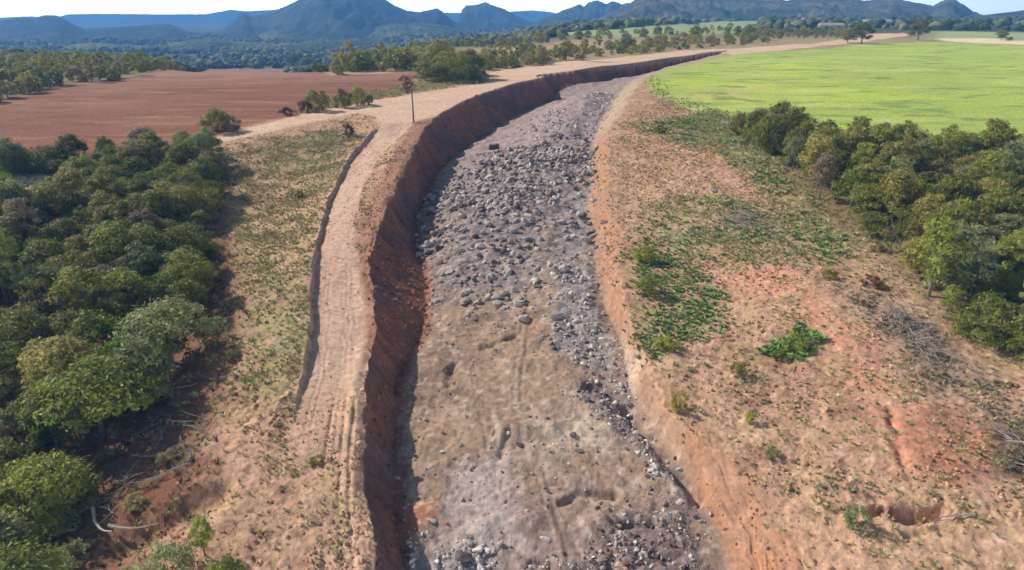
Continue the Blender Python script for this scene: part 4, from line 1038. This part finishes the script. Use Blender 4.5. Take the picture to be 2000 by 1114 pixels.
BUSH = [(425, 256, 52, 'bush', 'dark', 1.0, 'dark bush with pale flecks beside the left end of the pale road'), (455, 256, 40, 'bush', 'dry', 1.0, 'brownish bush right of the dark bush at the end of the pale road'),
    (622, 218, 48, 'bush', 'olive', .9, 'grey-green bush on the edge of the ploughed field'), (596, 219, 26, 'bush', 'red', 1.1, 'low russet bush left of the grey-green bush'), (560, 226, 20, 'bush', 'red', 1.3, 'small russet bush on the field edge nearest the crossing of tracks'),
    (672, 210, 48, 'bush', 'dark', .8, 'left russet-topped bush of the pair by the ploughed field'), (700, 206, 44, 'bush', 'olive', .8, 'right olive bush of the pair by the ploughed field'), (722, 206, 24, 'bush', 'dark', .6, 'small dark bush at the right end of the field edge row'),
    (680, 268, 36, 'bush', 'red', .6, 'small russet shrub alone beside the track fork'), (585, 385, 18, 'bush', 'dark', .9, 'tiny dark shrub in the grass left of the track'),
    (1548, 676, 52, 'bush', 'green', .9, 'bright green shrub alone on the bare soil of the right bank'), (1520, 698, 24, 'bush', 'green', 1.4, 'low green shrub at the foot of the lone shrub on the bare soil'), (1590, 668, 14, 'bush', 'blue', 2.0, 'flat grey-green weed patch right of the lone shrub'),
    (1672, 1036, 66, 'bush', 'blue', .7, 'bluish green sapling left of the washed-out hole'), (1340, 245, 18, 'bush', 'dark', .9, 'tiny dark bush near the corner of the green field'),
    (1290, 262, 22, 'bush', 'dark', 1.3, 'dark low bush right of the trench rim near the field corner'), (1265, 575, 46, 'bush', 'dark', .9, 'dark weed bush on the right rim of the trench'), (1258, 510, 34, 'bush', 'green', 1.2, 'green weed bush at the top of the green patch by the rim'),
    (1300, 680, 26, 'bush', 'green', 1.8, 'low green bush at the lower end of the green patch'), (1440, 735, 34, 'bush', 'olive', .9, 'faint olive shrub in the middle of the right bank'), (1465, 825, 34, 'bush', 'green', .6, 'small pale green shrub on the lower right bank'),
    (1330, 800, 50, 'bush', 'olive', .8, 'olive shrub close above the orange slope'), (1510, 890, 18, 'bush', 'blue', 1.8, 'flat greenish weed near the bottom of the right bank'), (1708, 490, 30, 'bush', 'dry', .8, 'dry shrub at the foot of the right wood'),
    (1620, 545, 22, 'bush', 'dark', 1.4, 'dark low bush where the bare soil meets the brush'), (1700, 560, 30, 'bush', 'red', 1.3, 'dark brown dead bush above the brush litter'), (1960, 900, 60, 'bush', 'dry', .9, 'dry tangled bush at the right edge by the brush heap'),
    (400, 1085, 100, 'tall', 'green', .9, 'slim green sapling at the bottom left beside the track'), (330, 1130, 90, 'bush', 'blue', 1.1, 'bluish leafy bush at the bottom edge left of the sapling'), (440, 1135, 60, 'bush', 'green', 1.1, 'green leafy bush at the bottom edge right of the sapling'),
    (250, 1140, 50, 'bush', 'blue', 1.3, 'greyish bush at the bottom edge furthest left of the sapling'), (620, 900, 20, 'bush', 'dark', 1.6, 'dark low shrub on the strip below the end of the track'), (455, 700, 22, 'bush', 'dry', 1.2, 'dry shrub on the shaded edge of the left wood'),
    (215, 905, 46, 'bush', 'dry', 1.2, 'grey-brown scrub in the gap at the lower edge of the left wood'), (160, 985, 60, 'bush', 'dark', 1.1, 'dark bush in the bottom left gap above the long pale branch'), (90, 1075, 80, 'bush', 'olive', 1.1, 'olive bush in the bottom left corner below the wood'),
    (265, 985, 34, 'bush', 'olive', 1.3, 'low olive scrub above the red gully at the bottom left'), (150, 1095, 60, 'bush', 'blue', 1.2, 'greyish bush in the bottom left corner beside the olive one'), (330, 900, 30, 'bush', 'dry', 1.4, 'dry scrub in the shade at the upper end of the red gully'),
    (1040, 122, 12, 'bush', 'dark', .9, 'small dark shrub on the outer side of the road bend')]
for px, py, hp, kd, tn, w, lb in BUSH:
    hand(px, py, hp, kd, tn, lb, 'bush' if kd == 'bush' else 'sapling', 'bush' if kd == 'bush' else 'tree', w, near=True)

# slender tree with a bare trunk beside the fork
def slender():
    x, y = at(808, 240); z = float(ground_at(x, y)[0]); m = float(np.hypot(y, 15)) / FPX
    o = bpy.data.objects.new('slender_tree', None); sc.collection.objects.link(o); o.location = (x, y, z)
    o['label'] = 'slender tree with a tall bare trunk and small russet crown at the track fork'; o['category'] = 'tree'
    H = 62 * m * 1.05
    V, F = tube([(0, 0, -.2), (-.02, 0, H * .5), (-.1, 0, H), (-.35, 0, H * 1.15)], [.16, .13, .1, .05], 8)
    V2, F2 = tube([(-.05, 0, H * .82), (-.8, .1, H * 1.0), (-1.3, .1, H * 1.15)], [.06, .05, .02], 6)
    V3, F3 = tube([(-.05, 0, H * .86), (.6, .1, H * 1.0), (1.1, .1, H * 1.05)], [.05, .04, .02], 6)
    V, F = join([(V, F), (V2, F2), (V3, F3)])
    add('trunk', mesh_np('trunk', V, F, M_BARK), o)
    _, cm, h, rx = tree_proto(77, 3.4, 2.0, .2, 9, 1300, .15, .8)
    c = add('crown', cm, o); c.material_slots[0].link = 'OBJECT'; c.material_slots[0].material = M_LEAF['red']
    c.location = (-1.0, 0, H * .82); c.scale = (.95, .95, .95)
slender()

# belts and rows farther out
BELT = poly([(-500, 330), (-200, 262), (0, 205), (130, 170), (280, 151), (395, 136), (392, 122), (250, 116), (120, 114), (0, 122), (-300, 150), (-600, 200)])
TB = {'green': ('green', 3), 'olive': ('dull olive', 4), 'blue': ('bluish green', 2), 'dry': ('greyish dry', 1.2), 'dark': ('dark green', 1)}
for x, y in spread(BELT, 2.5, 9000):
    tone = choose({k: v[1] for k, v in TB.items()})
    tree(x, y, choose({'mass': 5, 'round': 2, 'tall': 1, 'bush': 1}), tone, rng.uniform(.7, 1.15), f'{TB[tone][0]} tree in the belt of trees beyond the ploughed field', f'{TB[tone][0]} trees of the belt beyond the ploughed field')
ROWS = [
 ([(660, 143), (700, 141), (835, 138), (850, 124), (780, 112), (700, 122), (650, 132)], 3.0, (1.0, 1.45), {'green': 5, 'olive': 3, 'blue': 2}, 'of the row behind the ploughed field left of the big clump'),
 ([(940, 138), (1060, 126), (1055, 112), (945, 120)], 3.2, (.8, 1.15), {'olive': 4, 'dark': 3, 'dry': 1}, 'of the row between the big clump and the road bend'),
 ([(1080, 121), (1180, 111), (1300, 101), (1420, 90), (1500, 84), (1500, 76), (1400, 80), (1250, 88), (1080, 106)], 4.2, (.55, 1.1), {'olive': 5, 'green': 3, 'dry': 2, 'dark': 1}, 'of the scrub along the far side of the road'),
 ([(1470, 78), (1640, 76), (1640, 66), (1560, 60), (1480, 66)], 5.0, (.5, 1.0), {'olive': 4, 'dry': 2, 'dark': 2}, 'of the scrub around the far bend of the road'),
 ([(1060, 84), (1200, 76), (1400, 69), (1500, 64), (1500, 60), (1300, 66), (1100, 76)], 6.0, (.7, 1.2), {'green': 3, 'dark': 3, 'olive': 2}, 'of the tree line in front of the pale far field'),
 ([(700, 112), (850, 96), (1060, 100), (1060, 80), (900, 78), (760, 92)], 5.5, (.8, 1.3), {'olive': 3, 'green': 3, 'blue': 2, 'dry': 1}, 'in the scrubland behind the big clump')]
WORD = {'green': 'green', 'olive': 'olive', 'blue': 'bluish green', 'dry': 'dry greyish', 'dark': 'dark green'}
for P_, md, (a, b), tones, where in ROWS:
    for x, y in spread(poly(P_), md * .75, 5000):
        tone = choose(tones); kind = choose({'mass': 4, 'round': 1.5, 'bush': 3, 'tall': .5})
        tree(x, y, kind, tone, rng.uniform(a, b), f'{WORD[tone]} {"bush" if kind == "bush" else "tree"} {where}', f'{WORD[tone]} {"bushes" if kind == "bush" else "trees"} {where}', 'bush' if kind == 'bush' else 'tree', 'bush' if kind == 'bush' else 'tree')

build_trees()
# the far woods, one mass
def forest():
    V0, F0 = ico(1); pr = []
    for i in range(5):
        r = np.random.default_rng(60 + i); V = V0 * (1 + .28 * r.normal(size=(len(V0), 1))); V[:, 2] *= .8; pr.append((V, F0))
    n = 46000
    t = rng.uniform(-1.0, .78, n); y = np.exp(rng.uniform(math.log(330), math.log(2600), n)); x = t * y
    pxy = 1000 + FPX * t * 1.07
    k = np.ones(n, bool)
    k &= ~((y < 420) & (t < -.42))
    k &= ~((y < 520) & (t > -.12))
    for nm in ('fargreenA', 'fargreenB', 'farpink'): k &= pmask(PW[nm], x, y, 5) < .5
    k &= ~((t > .1) & (rng.uniform(size=n) < .45 + .4 * (vn(x / 90, y / 200, 71) > 0)))
    k &= rng.uniform(size=n) < .55 + .45 * vn(x / 60, y / 140, 73)
    k &= (pmask(PW['brownfield'], x, y, 3) < .5) & (pmask(PW['road'], x, y, 3) < .5) & (pmask(PW['cream'], x, y, 3) < .5) & (pmask(PW['field'], x, y, 4) < .5)
    x = x[k]; y = y[k]
    s = rng.uniform(1.6, 3.4, len(x)) * (1 + y / 1500)
    tone = fbm(x / 80, y / 200, 75, 3) + rng.normal(0, .35, len(x))
    c = C(54, 66, 42)[None] + (C(112, 114, 80) - C(54, 66, 42))[None] * sst(-.6, .7, tone)[:, None]
    c = c * rng.uniform(.7, 1.25, (len(x), 1))
    z = ground_at(x, y)
    sz = np.stack([s, s, s * rng.uniform(.8, 1.2, len(s))], 1)
    merged('forest', pr, np.stack([x, y, z + s * .45], 1), sz, rot(rng, len(x), .2), c, M_TUFT, smooth=True, kind='stuff')
forest()

# ------------------------------------------------------------------ felled branches and brush
def branch_mesh(seed, L, r0, twigs=5):
    r = np.random.default_rng(seed); parts = []
    n = 7; p = np.array([0., 0, r0]); d = np.array([1., 0, .05]); pts = [p.copy()]
    for i in range(n - 1):
        d = d + r.normal(0, .22, 3) * np.array([1, 1, .35]); d /= np.linalg.norm(d); p = p + d * L / (n - 1); p[2] = max(p[2], r0 * .5); pts.append(p.copy())
    rad = list(np.linspace(r0, r0 * .3, n)); parts.append(tube(pts, rad, 6))
    for j in range(twigs):
        i = r.integers(1, n - 1); a = r.uniform(-1.2, 1.2); l = L * r.uniform(.15, .4)
        q = pts[i]; e = q + np.array([math.cos(a) * l, math.sin(a) * l, r.uniform(0, .3) * l])
        m = (q + e) / 2 + r.normal(0, .08, 3) * l
        parts.append(tube([q, m, e], [rad[i] * .6, rad[i] * .4, .006], 5))
    V, F = join(parts)
    return mesh_np('branch', V, F, M_DEAD)
BR = [branch_mesh(80 + i, 2.4, .05, 6) for i in range(6)]; LOG = [branch_mesh(90 + i, 2.6, .08, 0) for i in range(3)]
def branch(px, py, s, label, group=None, me=None, rz=None, name='fallen_branch', up=0.0):
    x, y = at(px, py)
    o = add(name, me or BR[rng.integers(0, 6)]); o.location = (x, y, float(ground_at(x, y)[0]) + .03 + up); o.scale = (s, s, s)
    o.rotation_euler = (rng.normal(0, .1), rng.normal(0, .12), rng.uniform(0, 6.28) if rz is None else rz)
    o['label'] = label; o['category'] = 'branch'
    if group: o['group'] = group
branch(1505, 467, 1.6, 'long pale branch lying across the slope below the grey brush', me=LOG[0], rz=0.0)
branch(1578, 508, 1.1, 'dark branch pointing up the slope at the top of the bare soil', me=LOG[1], rz=.8)
branch(1585, 488, 1.0, 'pale thin branch above the dark one at the top of the bare soil', me=LOG[2], rz=.1)
branch(1830, 712, .55, 'short white piece of wood among the brush litter', me=LOG[0], rz=2.2)
branch(1906, 895, .55, 'short pale stick left of the dark brush heap', me=LOG[1], rz=2.0)
branch(1960, 875, .9, 'pale branch on the dark brush heap at the right edge', me=LOG[2], rz=.5, up=.35)
branch(1900, 1015, .9, 'long thin pale stick right of the washed-out hole', me=LOG[1], rz=2.8)
branch(1632, 970, .5, 'dark short stick just above the bluish sapling', me=LOG[2], rz=2.5)
branch(185, 1005, 1.4, 'long pale curved branch in the gap at the bottom of the left wood', me=LOG[0], rz=-.9, up=.4)
branch(215, 1035, 1.2, 'second pale branch beside the long curved one at the bottom left', me=LOG[1], rz=-.6, up=.3)
branch(1665, 440, .9, 'upright pale dead stem at the foot of the right wood', me=LOG[2], rz=.3)
HEAPS = [([(1390, 415), (1440, 395), (1510, 420), (1530, 450), (1470, 462), (1400, 455)], 90, .6, 'grey branch in the felled brush in the middle of the cleared slope', 'branches of the grey felled brush'),
         ([(1690, 570), (1760, 590), (1860, 680), (1900, 760), (1840, 740), (1740, 660)], 90, .6, 'grey branch in the litter along the foot of the right wood', 'branches of the litter below the right wood'),
         ([(1930, 830), (2020, 820), (2080, 900), (2000, 930), (1940, 920)], 55, .55, 'dark-shaded branch in the tangled heap at the right edge', 'branches of the heap at the right edge'),
         ([(150, 880), (330, 840), (440, 700), (470, 640), (440, 900), (300, 1050), (120, 1080)], 48, .7, 'fallen branch in the shade along the edge of the left wood', 'branches along the edge of the left wood'),
         ([(1270, 250), (1340, 240), (1380, 300), (1400, 380), (1340, 330)], 18, .7, 'grey branch on the upper cleared slope near the green field', 'branches on the upper cleared slope')]
for P_, n, s, lab, grp in HEAPS:
    P_ = np.array(P_, float)
    for _ in range(n):
        w = rng.dirichlet(np.ones(len(P_)) * .8); p = w @ P_
        branch(p[0], p[1], s * rng.uniform(.5, 1.3), lab, grp, up=rng.uniform(0, .25))

# ------------------------------------------------------------------ farm buildings far off
M_WHITE = mat_plain('whitewash', (150, 144, 134), (176, 170, 160), 1, .9, .01, .1); M_ORW = mat_plain('orange_render', (196, 120, 86), (214, 140, 104), 1, .9, .01, .1)
M_TIN = mat_plain('pale_tin_roof', (150, 144, 130), (172, 166, 150), 1, .5, .01, .1); M_TILE = mat_plain('red_tile_roof', (150, 74, 54), (178, 92, 66), 2, .8, .01, .1); M_DOOR = mat_plain('dark_door', (60, 44, 36), (84, 64, 50), 2, .7, .01, .1)
def box(name, x0, x1, y0, y1, z0, z1, mat, parent):
    V = [(x, y, z) for z in (z0, z1) for y in (y0, y1) for x in (x0, x1)]
    F = [(0, 2, 3, 1), (4, 5, 7, 6), (0, 1, 5, 4), (2, 6, 7, 3), (0, 4, 6, 2), (1, 3, 7, 5)]
    me = bpy.data.meshes.new(name); me.from_pydata(V, [], F); me.materials.append(mat); me.update()
    return add(name, me, parent)
def farm(px, py, w, d, h, wm, rm, label, doors=1, rz=0.0):
    x, y = at(px, py); o = bpy.data.objects.new('farm_building', None); sc.collection.objects.link(o)
    o.location = (x, y, float(ground_at(x, y)[0]) - .2); o.rotation_euler = (0, 0, rz); o['label'] = label; o['category'] = 'building'
    box('wall', -w / 2, w / 2, -d / 2, d / 2, 0, h, wm, o)
    V = [(-w / 2 - .5, -d / 2 - .5, h), (w / 2 + .5, -d / 2 - .5, h), (w / 2 + .5, d / 2 + .5, h), (-w / 2 - .5, d / 2 + .5, h), (-w / 2 - .5, 0, h + d * .28), (w / 2 + .5, 0, h + d * .28)]
    me = bpy.data.meshes.new('roof'); me.from_pydata(V, [], [(0, 1, 5, 4), (2, 3, 4, 5), (0, 4, 3), (1, 2, 5), (3, 2, 1, 0)]); me.materials.append(rm); me.update(); add('roof', me, o)
    for i in range(doors):
        cx = -w / 2 + w * (i + .5) / doors
        box('door', cx - .6, cx + .6, -d / 2 - .06, -d / 2 + .02, 0.2, 2.4, M_DOOR, o)
farm(1530, 50, 13, 8, 4.2, M_ORW, M_TILE, 'orange-walled farm building beyond the scrub')
farm(1590, 44, 34, 9, 3.6, M_WHITE, M_TIN, 'long pale shed behind the orange farm building', 3)
farm(1488, 38, 9, 7, 3.6, M_WHITE, M_TIN, 'small white farm house left of the orange building')
farm(1622, 59, 16, 6, 3.0, M_WHITE, M_TIN, 'low cream shed between the scrub and the dark round tree', 2)
farm(1712, 50, 26, 9, 4.0, M_WHITE, M_TIN, 'pale shed behind the field between the two lone trees', 2)

# ------------------------------------------------------------------ haze
def haze():
    m = bpy.data.materials.new('haze_air'); m.use_nodes = True
    nt = m.node_tree; nt.nodes.remove(nt.nodes['Principled BSDF'])
    v = nt.nodes.new('ShaderNodeVolumePrincipled')
    v.inputs['Color'].default_value = (0.16, 0.46, 1.0, 1)
    v.inputs['Density'].default_value = 2.3e-4
    v.inputs['Anisotropy'].default_value = 0.0
    nt.links.new(v.outputs[0], nt.nodes['Material Output'].inputs['Volume'])
    x0, x1, y0, y1, z0, z1 = -11000, 11000, -200, 7700, -85, 215
    V = [(x, y, z) for z in (z0, z1) for y in (y0, y1) for x in (x0, x1)]
    F = [(0, 2, 3, 1), (4, 5, 7, 6), (0, 1, 5, 4), (2, 6, 7, 3), (0, 4, 6, 2), (1, 3, 7, 5)]
    me = bpy.data.meshes.new('haze'); me.from_pydata(V, [], F); me.materials.append(m); me.update()
    o = add('haze', me, kind='stuff')
haze()
